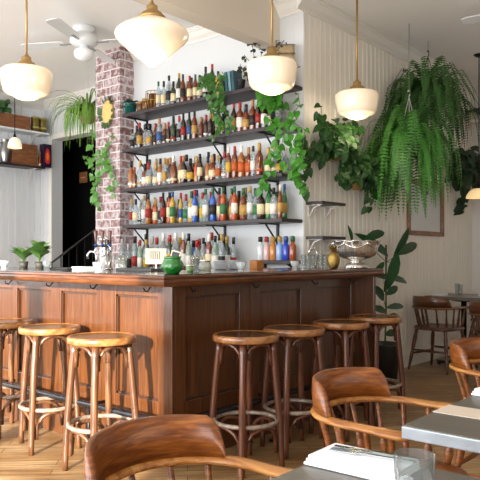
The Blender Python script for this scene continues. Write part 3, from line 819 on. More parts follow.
def p_fou(u, rg):
    if u > .62: return (ch_(rg, 'tall', 'round', 'slim'), ch_(rg, *(('orange', 'amber', 'orange', 'red') if u < .76 else ('bright green', 'red', 'brown', 'clear', 'bright green', 'clear', 'amber'))), ch_(rg, 'gold', 'white', 'green', 'black', 'cream'), ch_(rg, 'white', 'black', 'gold', 'blue', 'green'), rg.uniform(.98, 1.08))
    if u > .3: return (ch_(rg, 'tall', 'round', 'slim'), ch_(rg, 'clear', 'clear', 'yellow', 'pale', 'blue', 'clear'), ch_(rg, 'white', 'yellow', 'green', 'black', 'blue', 'white'), ch_(rg, 'black', 'blue', 'green', 'silver', 'red'), rg.uniform(1.0, 1.12))
    return (ch_(rg, 'round', 'squat', 'tall', 'flask'), ch_(rg, 'amber', 'brown', 'clear', 'honey', 'orange', 'clear'), ch_(rg, 'orange', 'cream', 'red', 'white', 'black'), ch_(rg, 'black', 'red', 'gold', 'silver', 'black'), rg.uniform(.9, 1.08))
def p_bak(u, rg): return (ch_(rg, 'tall', 'round', 'wine', 'slim'), ch_(rg, 'clear', 'clear', 'amber', 'pale', 'green', 'red', 'blue' if u > .6 else 'clear', 'clear'), ch_(rg, 'white', 'white', 'cream', 'red', 'black', 'yellow'), ch_(rg, 'red', 'gold', 'black', 'black', 'white', 'silver', 'black'), rg.uniform(1.08, 1.32))
XR1, XR2 = 4.365, 4.47
row(spread(4.77, 4.06, .071), XR1, 2.625, 'top shelf', 'front row', p_top, .30)
row(spread(4.77, 4.10, .082), XR2 + .03, 2.625, 'top shelf', 'back row', p_top, .31)
row(spread(5.17, 3.30, .0705), XR1, 2.265, 'second shelf', 'front row', p_sec, .262)
row(spread(5.13, 3.36, .082), XR2 + .03, 2.265, 'second shelf', 'back row', p_sec, .27)
row(spread(5.17, 3.28, .0705), XR1, 1.868, 'third shelf', 'front row', p_thi, .28)
row(spread(5.13, 3.34, .088), XR2 + .03, 1.868, 'third shelf', 'back row', p_thi, .30)
row(spread(5.18, 3.27, .0715), XR1, 1.498, 'fourth shelf', 'front row', p_fou, .30)
row(spread(5.14, 3.33, .086), XR2 + .03, 1.498, 'fourth shelf', 'back row', p_fou, .33)
row(spread(5.22, 3.86, .086), 4.30, 1.0205, 'back counter', 'front row', p_bak, .38)
row(spread(5.20, 3.86, .082), 4.44, 1.0205, 'back counter', 'back row', p_bak, .42)
# row of six small jars on the short shelf: coloured body, pale neck, coloured stopper
JC = [('clear', 'dce3e6', 'black', 'grey'), ('rose', 'd8b9b6', 'red', 'red'), ('amber', 'c9823e', 'gold', 'orange'), ('pale blue', '8fb0de', 'gold', 'orange'), ('deep blue', '2446b8', 'blue', 'navy'), ('rust', '9a4a24', 'green', 'green')]
for i, (nm, hx, cp, cpn) in enumerate(JC):
    y = 3.62 - i * .070
    o = MB().lathe([(0, 0), (.030, 0), (.032, .004), (.032, .095), (.026, .106), (.017, .112), (.017, .150), (0, .150)], 16).build('jar', mat('jar_' + nm.replace(' ', '_'), hx, .12, coat=.5), None, (4.525, y, 1.1505)); o.scale = (.95, .95, 1.25)
    tag(o, 'small %s bitters jar with %s stopper on the short low shelf' % (nm, cpn), 'jar', 'small jars on the short shelf')
    MB().lathe([(.018, .128), (.021, .128), (.021, .160), (.014, .165), (0, .165)], 14).build('stopper', CM[cp], o)

# things on the top shelf
def boxthing(name, x0, x1, y0, y1, z0, z1, m, label, cat, group=None, lid=None, rx=0):
    cx, cy = (x0 + x1) / 2, (y0 + y1) / 2
    t = thing(name, label, cat, (cx, cy, z0), 0, group)
    t.rotation_euler = (rx, 0, 0)
    MB().box(x0 - cx, x1 - cx, y0 - cy, y1 - cy, 0, z1 - z0, bev=.003).build('body', m, t)
    if lid: MB().box(x0 - cx - .002, x1 - cx + .002, y0 - cy - .002, y1 - cy + .002, (z1 - z0) * .62, (z1 - z0) * .72).build('band', lid, t)
    return t
M_tin = mat('brass_tin', 'a98346', .35, .5, noise=.3, scale=30)
z = 2.6255
for i, (y, h, w_) in enumerate(((5.07, .11, .075), (4.995, .13, .07))):
    t = thing('whisky_tin', ['squat brown tin at the left end of the top shelf', 'taller brown tin beside it on the top shelf'][i], 'tin', (4.40, y, z), 0, 'tins on the top shelf')
    MB().lathe([(0, 0), (w_ / 2, 0), (w_ / 2, h), (0, h)], 20).build('body', mat('tin_brown', '6d4a31', .4, .3, noise=.4, scale=40), t)
    MB().lathe([(w_ / 2 - .001, h * .84), (w_ / 2 + .0015, h * .84), (w_ / 2 + .0015, h + .002), (0, h + .002)], 20).build('lid', M_tin, t)
t = thing('hammered_cage', 'brass wire basket beside the tins at the left end of the top shelf', 'basket', (4.43, 4.90, z))
b = MB()
for zz, rr in ((.005, .07), (.10, .09), (.19, .085)):
    b.tube([(math.cos(2 * PI * i / 20) * rr, math.sin(2 * PI * i / 20) * rr, zz) for i in range(20)], .004, 6, closed=True)
for i in range(14):
    a = 2 * PI * i / 14
    b.tube([(math.cos(a) * .07, math.sin(a) * .07, .005), (math.cos(a) * .09, math.sin(a) * .09, .10), (math.cos(a) * .085, math.sin(a) * .085, .19)], .003, 5)
b.build('wire_frame', M_tin, t)
MB().cyl(0, 0, .0, .17, .055).build('liner', mat('copper_liner', '9a6238', .3, .8), t)
t.name = 'wire_basket'
# striped box stack and leaning books
for k in range(4):
    tag(MB().box(4.34, 4.43, 3.945, 4.005, z + k * .042, z + k * .042 + .040, bev=.003).build('cigar_box', mat('box_gold' if k % 2 else 'box_gold2', 'c9a04a' if k % 2 else 'd8b45e', .5)), '%s yellow box in the small stack on the top shelf' % ['lowest', 'second', 'third', 'topmost'][k], 'box', 'stacked yellow boxes')
boxthing('cigar_box', 4.35, 4.45, 3.90, 3.94, z, z + .17, mat('box_black', '1b1815', .5), 'tall black box right of the yellow stack, top shelf', 'box')
for i, (y, c, l) in enumerate(((3.855, '3c6e7a', 'teal book standing left of its paler neighbour, top shelf'), (3.815, '6f97a3', 'pale blue book leaning right on the top shelf'), (3.775, '2d4d58', 'dark blue book beside the plant on the top shelf'))):
    t = thing('book', l, 'book', (4.40, y, z + .001), 0, 'books on the top shelf'); t.rotation_euler = (R(-6), 0, 0)
    MB().box(-.06, .06, -.014, .014, 0, .19, bev=.002).build('cover', mat('book_' + c, c, .5), t)
    MB().box(-.055, .061, -.011, .011, .004, .188).build('pages', mat('book_pages', 'd9cfb8', .8), t)

# model ship
t = thing('model_ship', 'wooden model ship with tan sails at the right end of the top shelf', 'model ship', (4.46, 3.38, z)); t.scale = (1.12, 1.12, 1.0)
b = MB(); rows = []
for i in range(13):
    u = i / 12 * 2 - 1
    wd = .045 * (1 - abs(u) ** 2.6) + .002; k = .02 * u * u
    rows.append([b.bm.verts.new((q * wd, u * .15, zz)) for q, zz in ((-1, .095 + k), (-.9, .06 + k), (-.5, .03 + k * 1.2), (0, .02 + k * 1.5), (.5, .03 + k * 1.2), (.9, .06 + k), (1, .095 + k))])
for r0, r1 in zip(rows, rows[1:]):
    for k in range(7): b.bm.faces.new((r0[k], r0[(k + 1) % 7], r1[(k + 1) % 7], r1[k]))
b.bm.faces.new(rows[0]); b.bm.faces.new(rows[-1][::-1])
b.build('hull', mat('ship_hull', '5a3420', .5), t)
MB().box(-.04, .04, -.05, -.035, 0, .04).box(-.04, .04, .035, .05, 0, .04).build('cradle', mat('ship_cradle', '3a2416', .6), t)
M_sail = mat('aged_sail', 'd9c49c', .8, noise=.15, scale=30)
for j, (y, h) in enumerate(((-.08, .36), (.015, .40), (.10, .33))):
    mst = MB().tube([(0, y, .09), (0, y, h)], .004, 6)
    for zz in (.15, .225, .30): 
        if zz < h - .02: mst.tube([(.044, y - .052, zz + .042), (.0, y + .0, zz + .044), (-.044, y + .052, zz + .042)], .003, 6)
    mo = mst.build('mast', mat('ship_mast', '5b3a20', .6), t)
    for zz in (.12, .195, .27):
        if zz + .07 < h + .01:
            b = MB(); g = []
            for a_ in range(5):
                u = a_ / 4 * 2 - 1
                g.append([b.bm.verts.new((-u * .040 - .022 * math.sin(PI * v), y + u * .048 - .014 * math.sin(PI * v), zz + v * .068)) for v in (0, .25, .5, .75, 1)])
            for r0, r1 in zip(g, g[1:]):
                for k in range(4): b.bm.faces.new((r0[k], r1[k], r1[k + 1], r0[k + 1])).smooth = True
            bmesh.ops.solidify(b.bm, geom=b.bm.faces[:], thickness=.002)
            b.build('sail', M_sail, mo)
b = MB()
for p0, p1 in (((0, -.08, .36), (0, -.20, .12)), ((0, .10, .33), (0, .16, .12)), ((0, .015, .40), (0, -.08, .36)), ((0, .015, .40), (0, .10, .33)), ((.04, -.1, .1), (0, -.08, .33)), ((-.04, .0, .1), (0, .015, .37))): b.tube([p0, p1], .0012, 4)
b.tube([(0, -.14, .115), (0, -.21, .13)], .003, 6)
b.build('rigging', mat('rigging_dark', '3b2c22', .8), t)

# cream wall shelves with white brackets
def wshelf(x0, x1, z, y, d, label, m, brs, axis_z=.1, name='wall_shelf', cat='shelf', mb=None, group=None):
    t = thing(name, label, cat, ((x0 + x1) / 2, y, z), 0, group); cx = (x0 + x1) / 2
    MB().box(x0 - cx, x1 - cx, -d, -.001, -.025, 0, bev=.002).build('board', m, t)
    for bx in brs:
        q = bx - cx
        MB().box(q - .01, q + .01, -.008, -.001, -.025 - axis_z, -.025).box(q - .01, q + .01, -d + .03, -.001, -.031, -.025).tube([(q, -d + .05, -.03), (q, -d * .35, -.05), (q, -.006, -.02 - axis_z)], .006, 6).build('bracket', mb or M_trim, t)
    return t
wshelf(4.63, 5.0, 1.650, YW, .17, 'small dark shelf on the beadboard, upper of two beside the bottles', M_shelfw, (4.67, 4.93), .11, group='small dark shelves on the beadboard')
wshelf(4.63, 5.0, 1.355, YW, .17, 'small dark shelf on the beadboard just above the bar, lower of two', M_shelfw, (4.67, 4.93), .11, group='small dark shelves on the beadboard')

# picture frame
p0, p1 = ray(406.5, Y=YW), ray(442, Y=YW)
fx0, fx1, fz0, fz1 = p0.x, p1.x, 1.41, 2.02
t = thing('picture_frame', 'brown wooden frame hung on the cream beadboard behind the fern', 'frame', ((fx0 + fx1) / 2, YW, fz0))
hw = (fx1 - fx0) / 2; fh = fz1 - fz0
MB().box(-hw, -hw + .05, -.03, -.001, 0, fh, bev=.004).box(hw - .05, hw, -.03, -.001, 0, fh, bev=.004).box(-hw + .05, hw - .05, -.03, -.001, 0, .05, bev=.004).box(-hw + .05, hw - .05, -.03, -.001, fh - .05, fh, bev=.004).build('frame_border', wood('frame_oak', ['6b4128', '86583a', '9b6d4a'], scale=(4, 4, 4), rough=.4, coat=.1), t)
MB().box(-hw + .05, hw - .05, -.012, -.001, .05, fh - .05).build('mirror', mat('mirror_glass', 'c9cac6', .08, 0.9), t)

# ================================================================= LEFT WALL SHELVES
t1 = wshelf(3.55, 5.28, 2.90, YL, .25, 'long white upper shelf on the left beadboard wall', M_lwall, (4.0, 5.15), .12)
t2 = wshelf(3.55, 5.22, 2.42, YL, .25, 'long dark lower shelf on the left beadboard wall', M_shelfw, (4.0, 5.1), .2)
p = lambda px: ray(px, Y=8.13).x
def crate(x0, x1, z, h, label, planks=2):
    t = thing('wooden_crate', label, 'crate', ((x0 + x1) / 2, 8.14, z + .0008), 0, 'wooden crates on the left shelves')
    hw = (x1 - x0) / 2
    b = MB()
    for k in range(planks):
        b.box(-hw, hw, -.10, -.088, k * h / planks + .002, (k + 1) * h / planks - .002).box(-hw, hw, .088, .10, k * h / planks + .002, (k + 1) * h / planks - .002)
    b.box(-hw, -hw + .012, -.088, .088, 0, h).box(hw - .012, hw, -.088, .088, 0, h).box(-hw, hw, -.09, .09, 0, .01)
    b.build('slats', M_box, t)
    return t
crate(p(-12), p(27), 2.90, .185, 'long stained wooden crate on the white upper left shelf', 1)
crate(p(8.5), p(34), 2.42, .29, 'square wooden crate standing on the dark lower left shelf', 2)
for i, px in enumerate((34, 41.5)):
    t = thing('olive_tin', ['olive green tin on the upper left shelf, left of two', 'olive green tin on the upper left shelf, right of two'][i], 'tin', (p(px), 8.10, 2.9008), 0, 'olive tins on the white shelf')
    MB().lathe([(0, 0), (.055, 0), (.055, .20), (.052, .204), (0, .204)], 20).build('body', mat('olive_tin', '6f6222', .4, .3, noise=.6, scale=18), t)
    MB().lathe([(.054, .05), (.0565, .05), (.0565, .075), (.054, .075)], 20).build('band', mat('tin_cream', 'a99a5a', .5), t)
    MB().lathe([(.054, .185), (.058, .185), (.058, .208), (0, .208)], 20).build('lid', mat('tin_lid', 'a49a5c', .35, .6), t)
# silver vase, little bottle, dark box with a red emblem
t = thing('cocktail_shaker', 'tall silver jug on the dark left shelf', 'jug', (p(3), 8.08, 2.4208))
MB().lathe([(0, 0), (.05, 0), (.055, .02), (.075, .12), (.07, .2), (.045, .26), (.05, .31), (.052, .315), (.045, .312), (0, .27)], 24).build('body', mat('pewter', '9c9c9c', .3, .9), t)
MB().tube([(-.06, 0, .1), (-.12, 0, .14), (-.12, 0, .22), (-.05, 0, .27)], .007, 8).build('handle', mat('pewter', '9c9c9c'), t)
t.name = 'silver_jug'
o = bottle(p(37), 8.06, 2.42, 'flask', 'amber', 'cream', 'cork', 'small amber bottle beside the dark box on the left shelf', None, .85)
t = thing('liquor_box', 'dark purple box with a red and orange emblem on the left shelf', 'box', (p(43.5), 8.08, 2.4208))
MB().box(-.062, .062, -.05, .05, 0, .325, bev=.003).build('body', mat('purple_box', '2a1638', .4), t)
MB().prism([(-.04, .08), (-.02, .05), (.02, .05), (.04, .08), (.042, .17), (.02, .25), (0, .27), (-.02, .25), (-.042, .17)], .0505, .053, M=Matrix.Rotation(PI / 2, 4, 'X')).build('emblem', mat('box_red', 'd8322e', .5), t)
MB().prism([(-.02, .12), (0, .09), (.02, .12), (.02, .18), (0, .22), (-.02, .18)], .053, .0545, M=Matrix.Rotation(PI / 2, 4, 'X')).build('emblem_centre', mat('box_orange', 'f08a3a', .5), t)
# light switch
tag(MB().box(ray(49.3, X=XD).x - .006, XD, ray(49.5, X=XD).y - .04, ray(49.5, X=XD).y + .04, 1.35, 1.47, bev=.002).build('light_switch', M_trim), 'white light switch beside the dark doorway', 'switch')

# ================================================================= STAIR RAIL, STAIRWELL SIGN
t = thing('stair_railing', 'black iron railing slanting up before the dark doorway', 'railing', (5.22, 8.1, 0))
XRr = 5.22
pa, pb = at(44, 268.5, X=XRr), at(99, 227, X=XRr)
pa2, pb2 = pa, pb
hr = MB().tube([(0, q.y - 8.1, q.z) for q in (pa2, pb2)], .016, 8, sx=1.0, sy=.9)
hr.build('handrail', M_iron, t)
for px in (52, 61, 69, 77, 85, 93, 98):
    y = ray(px, X=XRr).y; k = (y - pa.y) / (pb.y - pa.y); zz = pa.z + (pb.z - pa.z) * k
    MB().tube([(0, y - 8.1, 0), (0, y - 8.1, zz)], .008, 8).build('baluster', M_iron, t)
q = at(84, 177.5, X=5.95)
t = thing('stairwell_sign', 'small brown wooden plaque glimpsed inside the dark doorway', 'sign', (5.95, q.y, q.z))
MB().box(-.02, 0, -.09, .09, -.08, .08, bev=.003).build('board', M_box, t)
MB().box(-.022, -.0195, -.055, .055, -.008, .008).build('text_strip', mat('sign_text', 'c9a070', .6), t)
t.name = 'wooden_plaque'

# ================================================================= THINGS ON THE BAR
ZT = 1.0941
def on_bar(px, Y=None, X=None):
    p = ray(px, X=X, Y=Y); return (p.x, p.y, ZT)
# green bowl
g = on_bar(172.5, Y=2.66)
t = thing('green_bowl', 'round green glass bowl with star cuts at the bar corner', 'bowl', g)
MB().lathe([(0, .0), (.036, .0), (.040, .006), (.055, .02), (.064, .036), (.063, .052), (.052, .072), (.045, .080), (.047, .082), (.050, .096), (.046, .094), (.040, .078), (.0, .06)], 32).build('body', mat('green_pressed_glass', '0d6b1d', .08, coat=1, bump=.9, scale=70), t)
b = MB()
base = Vector((-cY, -sY, 0)); sd = Vector((-sY, cY, 0))
for k in range(8):
    a = k * PI / 4
    d = sd * math.cos(a) + Vector((0, 0, 1)) * math.sin(a); e = sd * -math.sin(a) + Vector((0, 0, 1)) * math.cos(a)
    cen = base * .0645 + Vector((0, 0, .042)) + sd * .01
    off = lambda q: q + base * (-(q.dot(sd)) ** 2 * 8)
    b.face([off(cen), off(cen + d * .007 + e * .0015), off(cen + d * .014) - base * .001, off(cen + d * .007 - e * .0015)])
bmesh.ops.solidify(b.bm, geom=b.bm.faces[:], thickness=.0008)
b.build('star_cut', mat('star_white', 'bfe8bf', .3), t)
# saucers: two stacks
for (px, n, D, nm) in ((220, 7, .118, 'left'), (234.5, 7, .108, 'right')):
    x, y, z0 = on_bar(px, Y=3.05)
    for k in range(n):
        hh = z0 + k * .0092
        o = MB().lathe([(0, 0), (D * .28, 0), (D * .36, .003), (D * .5, .0085), (D * .5, .010), (D * .35, .006), (0, .004)], 24).build('saucer', mat('white_china', 'd5dade', .25, coat=.4), None, (x, y, hh))
        tag(o, 'white saucer, %s of the %s-hand stack on the bar' % ((['bottom', 'second from bottom', 'third from bottom', 'fourth from bottom', 'fifth from bottom', 'second from top', 'top'])[k], nm), 'saucer', 'saucers stacked on the bar')
# crystal votives
def votive(p, label, s=1.0):
    t = thing('candle_holder', label, 'candle holder', p, 0, 'cut glass candle holders along the bar')
    MB().lathe([(0, 0), (.022 * s, 0), (.018 * s, .008), (.030 * s, .030 * s), (.034 * s, .058 * s), (.030 * s, .056 * s), (.024 * s, .03 * s), (0, .018 * s)], 8, smooth=False).build('cut_glass', clear_glass('cut_crystal', 'eef2f4', .3, .6), t)
    MB().cyl(0, 0, .018 * s, .034 * s, .016 * s, n=12).build('candle', mat('candle_wax', 'ede6d8', .6), t)
votive(on_bar(4, X=2.62), 'cut glass candle holder at the far left end of the bar')
votive(on_bar(47, X=2.68), 'cut glass candle holder beside the leafy plants on the bar')
votive(on_bar(98, X=2.55), 'cut glass candle holder before the beer tap')
votive(on_bar(241, Y=2.72), 'cut glass candle holder right of the saucers')
votive(on_bar(295, Y=2.9), 'cut glass candle holder below the short jar shelf')
# glass jar left of saucers
t = thing('glass_jar', 'clear glass jar with a silver lid between green bowl and saucers', 'jar', on_bar(205, Y=2.95))
MB().lathe([(0, 0), (.035, 0), (.043, .012), (.043, .04), (.034, .056), (.034, .06), (.0, .06)], 20).build('body', clear_glass('jar_glass', 'd8dcd4', .3, .4), t)
MB().lathe([(.030, .058), (.037, .058), (.037, .07), (0, .073)], 20).build('lid', M_silver, t)
t = thing('glass_jar', 'small jar of garnish just right of the green bowl', 'jar', on_bar(190, Y=2.80))
MB().lathe([(0, 0), (.020, 0), (.022, .01), (.022, .035), (0, .036)], 16).build('body', mat('garnish_green', '6f8f5a', .3, noise=.5, scale=60), t)
MB().lathe([(.020, .034), (.023, .034), (.023, .042), (0, .042)], 16).build('lid', M_silver, t)
# cream menu sign on the bar
M_ink = mat('sign_ink', '55504a', .7)
x, y, _ = on_bar(156, X=2.88)
t = thing('menu_sign', 'cream lettered card standing behind the green bowl', 'sign', (x, y, ZT), YAW - PI / 2 + R(10))
MB().box(-.067, .067, -.006, .006, .045, .145, bev=.002).box(-.05, .05, -.02, .02, 0, .006).box(-.004, .004, -.004, .004, 0, .05).build('card', mat('cream_card', 'e6dfc8', .6), t)
b = MB()
for i, (xx, hh) in enumerate(((-.040, .04), (-.028, .05), (-.016, .045), (-.004, .05), (.008, .04), (.020, .048))):
    b.box(xx, xx + .004, -.0068, -.006, .075, .075 + hh)
b.box(-.044, .028, -.0068, -.006, .122, .125)
b.build('lettering', M_ink, t)
x, y, _ = on_bar(172, X=2.86)
t = thing('chalk_sign', 'small slate sign with a pale frame leaning behind the green bowl', 'sign', (x, y, ZT), YAW - PI / 2 - R(15))
t.rotation_euler[1] = R(14)
MB().box(-.025, .025, -.004, .004, .06, .125).build('slate', mat('slate', '2b2f33', .6), t)
MB().box(-.031, -.025, -.006, .006, .05, .131).box(.025, .031, -.006, .006, .05, .131).box(-.025, .025, -.006, .006, .05, .06).box(-.025, .025, -.006, .006, .125, .131).box(-.003, .003, -.004, .004, 0, .05).box(-.02, .02, -.015, .015, 0, .005).build('sign_frame', mat('pale_frame', 'd8cdb4', .6), t)
# rubber bar mats and trays
x, y, _ = on_bar(141, X=2.80)
tag(MB().box(-.07, .07, -.17, .17, 0, .018, bev=.003).build('bar_mat', mat('black_rubber', '121314', .6), None, (x, y, ZT)), 'black rubber bar mat left of the green bowl', 'mat', 'black bar mats')
x, y, _ = on_bar(62, X=2.76)
tag(MB().box(-.06, .06, -.14, .14, 0, .012, bev=.003).build('bar_mat', mat('black_rubber', '121314', .6), None, (x, y, ZT)), 'black rubber bar mat beside the left-hand candle holder', 'mat', 'black bar mats')
x, y, _ = on_bar(83, X=2.80)
tag(MB().box(-.05, .05, -.065, .065, 0, .02, bev=.003).build('tray', mat('white_tray', 'd9d9d5', .4), None, (x, y, ZT)), 'small white tray beside the curved tap', 'tray')
# beer tower
x, y, _ = on_bar(105.5, X=2.86)
t = thing('beer_tower', 'silver cylindrical beer tower with brown tap handles', 'beer tap', (x, y, ZT))
MB().lathe([(0, 0), (.055, 0), (.055, .01), (.042, .014), (.042, .20), (.046, .204), (.046, .215), (.030, .232), (0, .238)], 28).build('column', M_chrome, t)
for k in (-1, 0, 1):
    d = base * 1.0 + sd * (.55 * -k)
    d.normalize()
    p0 = d * .04 + Vector((0, 0, .165)); p1 = d * .10 + Vector((0, 0, .165))
    sp = MB().tube([p0, p1, p1 + d * .012 + Vector((0, 0, -.045))], .008, 8).build('spout', M_chrome, t)
    MB().lathe([(0, 0), (.006, 0), (.007, .03), (.014, .085), (.013, .095), (0, .098)], 12, c=(p1.x, p1.y, p1.z + .008)).build('tap_handle', mat('tap_handle_wood', '5d3021', .35, coat=.4), sp)
    MB().lathe([(0, 0), (.012, 0), (.012, .012), (0, .012)], 10, c=(p1.x, p1.y, p1.z - .0)).build('collar', mat('blue_enamel', '2c4f9c', .3), sp)
# gooseneck taps
def gooseneck(p, ang, h, r, label):
    t = thing('faucet', label, 'tap', p, ang, 'curved chrome taps')
    pts = [(0, 0, 0), (0, 0, h - r)] + [(r - r * math.cos(a), 0, h - r + r * math.sin(a)) for a in [PI * k / 10 for k in range(1, 10)]] + [(2 * r, 0, h - r - .02)]
    MB().tube(pts, .0075, 10).build('spout', M_chrome, t)
    MB().cyl(0, 0, 0, .02, .016).build('base', M_chrome, t)
    MB().tube([(0, .012, .03), (0, .04, .045)], .004, 6).build('handle', M_chrome, t)
gooseneck(on_bar(96.5, X=2.74), YAW + PI / 2, .125, .03, 'curved chrome tap left of the beer tower')
gooseneck(on_bar(317, Y=2.95), YAW + PI / 2, .155, .032, 'curved chrome tap left of the gold pineapple')
# stemmed glasses by the tap
for i, (px, Y) in enumerate(((304, 3.08), (308, 2.98), (312, 3.08), (321, 3.0), (325, 2.93))):
    x, y, z0 = on_bar(px, Y=Y)
    tumbler(x, y, z0, 'clear glass by the right-hand tap, %s of five from the left' % ORD[i], .028, .105, 'glasses by the right-hand tap')
for i, (px, X_) in enumerate(((118, 2.88), (123, 2.84), (194, 2.9), (199, 2.9))):
    x, y, z0 = on_bar(px, X=X_) if i < 2 else on_bar(px, Y=3.05)
    tumbler(x, y, z0, ['clear glass just right of the beer tower', 'clear glass left of the black bar mat', 'clear glass behind the garnish jar', 'clear glass left of the silver-lidded jar'][i], .028, .10, 'glasses among the bar things')
# wooden box
x, y, z0 = on_bar(256.5, Y=3.03)
boxthing('wooden_box', x - .04, x + .04, y - .035, y + .035, ZT, ZT + .062, mat('light_box_wood', 'a9692a', .5, noise=.2, scale=20), 'small orange wooden box beside the short jar shelf', 'box')
# pineapple
t = thing('gold_pineapple', 'hammered gold pineapple ornament beside the silver punch bowl', 'ornament', on_bar(333.5, Y=2.64))
MB().lathe([(0, 0), (.022, .0), (.030, .006), (.044, .035), (.048, .062), (.044, .090), (.030, .115), (.012, .124), (0, .125)], 24).build('fruit', M_gold, t)
b = MB()
for k in range(18):
    a = k * 2.4; d = Vector((math.cos(a), math.sin(a), .5 + k * .10))
    b.leaf((math.cos(a) * .008, math.sin(a) * .008, .120 + .001 * k), d, (0, 0, 1), .055, .020, 'blade', .2)
b.build('crown', M_gold, t)
# punch bowl
t = thing('punch_bowl', 'large silver footed punch bowl with swagged rim on the bar end', 'bowl', on_bar(356, Y=2.63))
b = MB(); n = 72
prof = [(.0, .0), (.088, 0), (.092, .008), (.085, .018), (.082, .030), (.060, .040), (.045, .048), (.042, .058), (.065, .068), (.110, .080), (.142, .102), (.158, .135), (.164, .175), (.172, .198), (.184, .204), (.186, .212), (.178, .210), (.160, .190), (.150, .140), (.10, .095), (0, .085)]
rows = []
for r_, z_ in prof:
    if r_ == 0: rows.append([b.bm.verts.new((0, 0, z_))]); continue
    row_ = []
    for k in range(n):
        a = 2 * PI * k / n
        amp = .045 if .10 < z_ < .2 else (.03 if z_ < .02 else .02)
        rr = r_ * (1 + amp * math.cos(12 * a) * (1 if z_ > .06 else .5))
        row_.append(b.bm.verts.new((rr * math.cos(a), rr * math.sin(a), z_ + (.004 * math.cos(12 * a) if z_ > .19 else 0))))
    rows.append(row_)
for r0, r1 in zip(rows, rows[1:]):
    for k in range(n):
        k2 = (k + 1) % n
        if len(r0) == 1: f = b.bm.faces.new((r0[0], r1[k2], r1[k]))
        elif len(r1) == 1: f = b.bm.faces.new((r0[k], r0[k2], r1[0]))
        else: f = b.bm.faces.new((r0[k], r0[k2], r1[k2], r1[k]))
        f.smooth = True
b.build('bowl_body', M_silver, t)
b = MB()
for k in range(6):
    a0 = k * PI / 3
    pts = []
    for i in range(9):
        u = i / 8; a = a0 + u * PI / 3; dz = .035 * math.sin(PI * u)
        r_ = .163 - .15 * dz + .010
        pts.append((math.cos(a) * (r_ + .004), math.sin(a) * (r_ + .004), .192 - dz))
    b.tube(pts, .005, 6)
    b.lathe([(0, -.012), (.010, -.006), (.012, 0), (.008, .008), (0, .012)], 8, c=(math.cos(a0) * .178, math.sin(a0) * .178, .190))
b.build('swags', M_silver, t)
# leafy potted plants at the left of the bar
M_var = mat('variegated_leaf', '6f9c4c', .4, noise=.55, scale=28)
def bar_plant(px, h, n, seed, label):
    x, y, z0 = on_bar(px, X=2.88)
    t = thing('potted_plant', label, 'plant', (x, y, z0), 0, 'leafy plants on the bar')
    MB().lathe([(0, 0), (.030, 0), (.038, .05), (.034, .05), (.0, .044)], 18).build('pot', mat('dark_clay_pot', '3d3a33', .6), t)
    rg = random.Random(seed); b = MB()
    for i in range(n):
        a = rg.uniform(0, 2 * PI); hh = h * rg.uniform(.15, .62); q = Vector((math.cos(a) * .012, math.sin(a) * .012, .045 + hh))
        b.tube([(0, 0, .045), (q.x * .6, q.y * .6, .045 + hh * .5), q], .002, 5)
        b.leaf(q, (math.cos(a) * .8, math.sin(a) * .8, .9), (0, 0, 1), rg.uniform(.085, .12), rg.uniform(.055, .075), 'oval', .35)
    b.build('leaves', M_var, t)
bar_plant(23.5, .12, 30, 4, 'low bushy variegated plant at the left of the bar')
bar_plant(39.5, .19, 30, 9, 'taller variegated plant at the left of the bar')

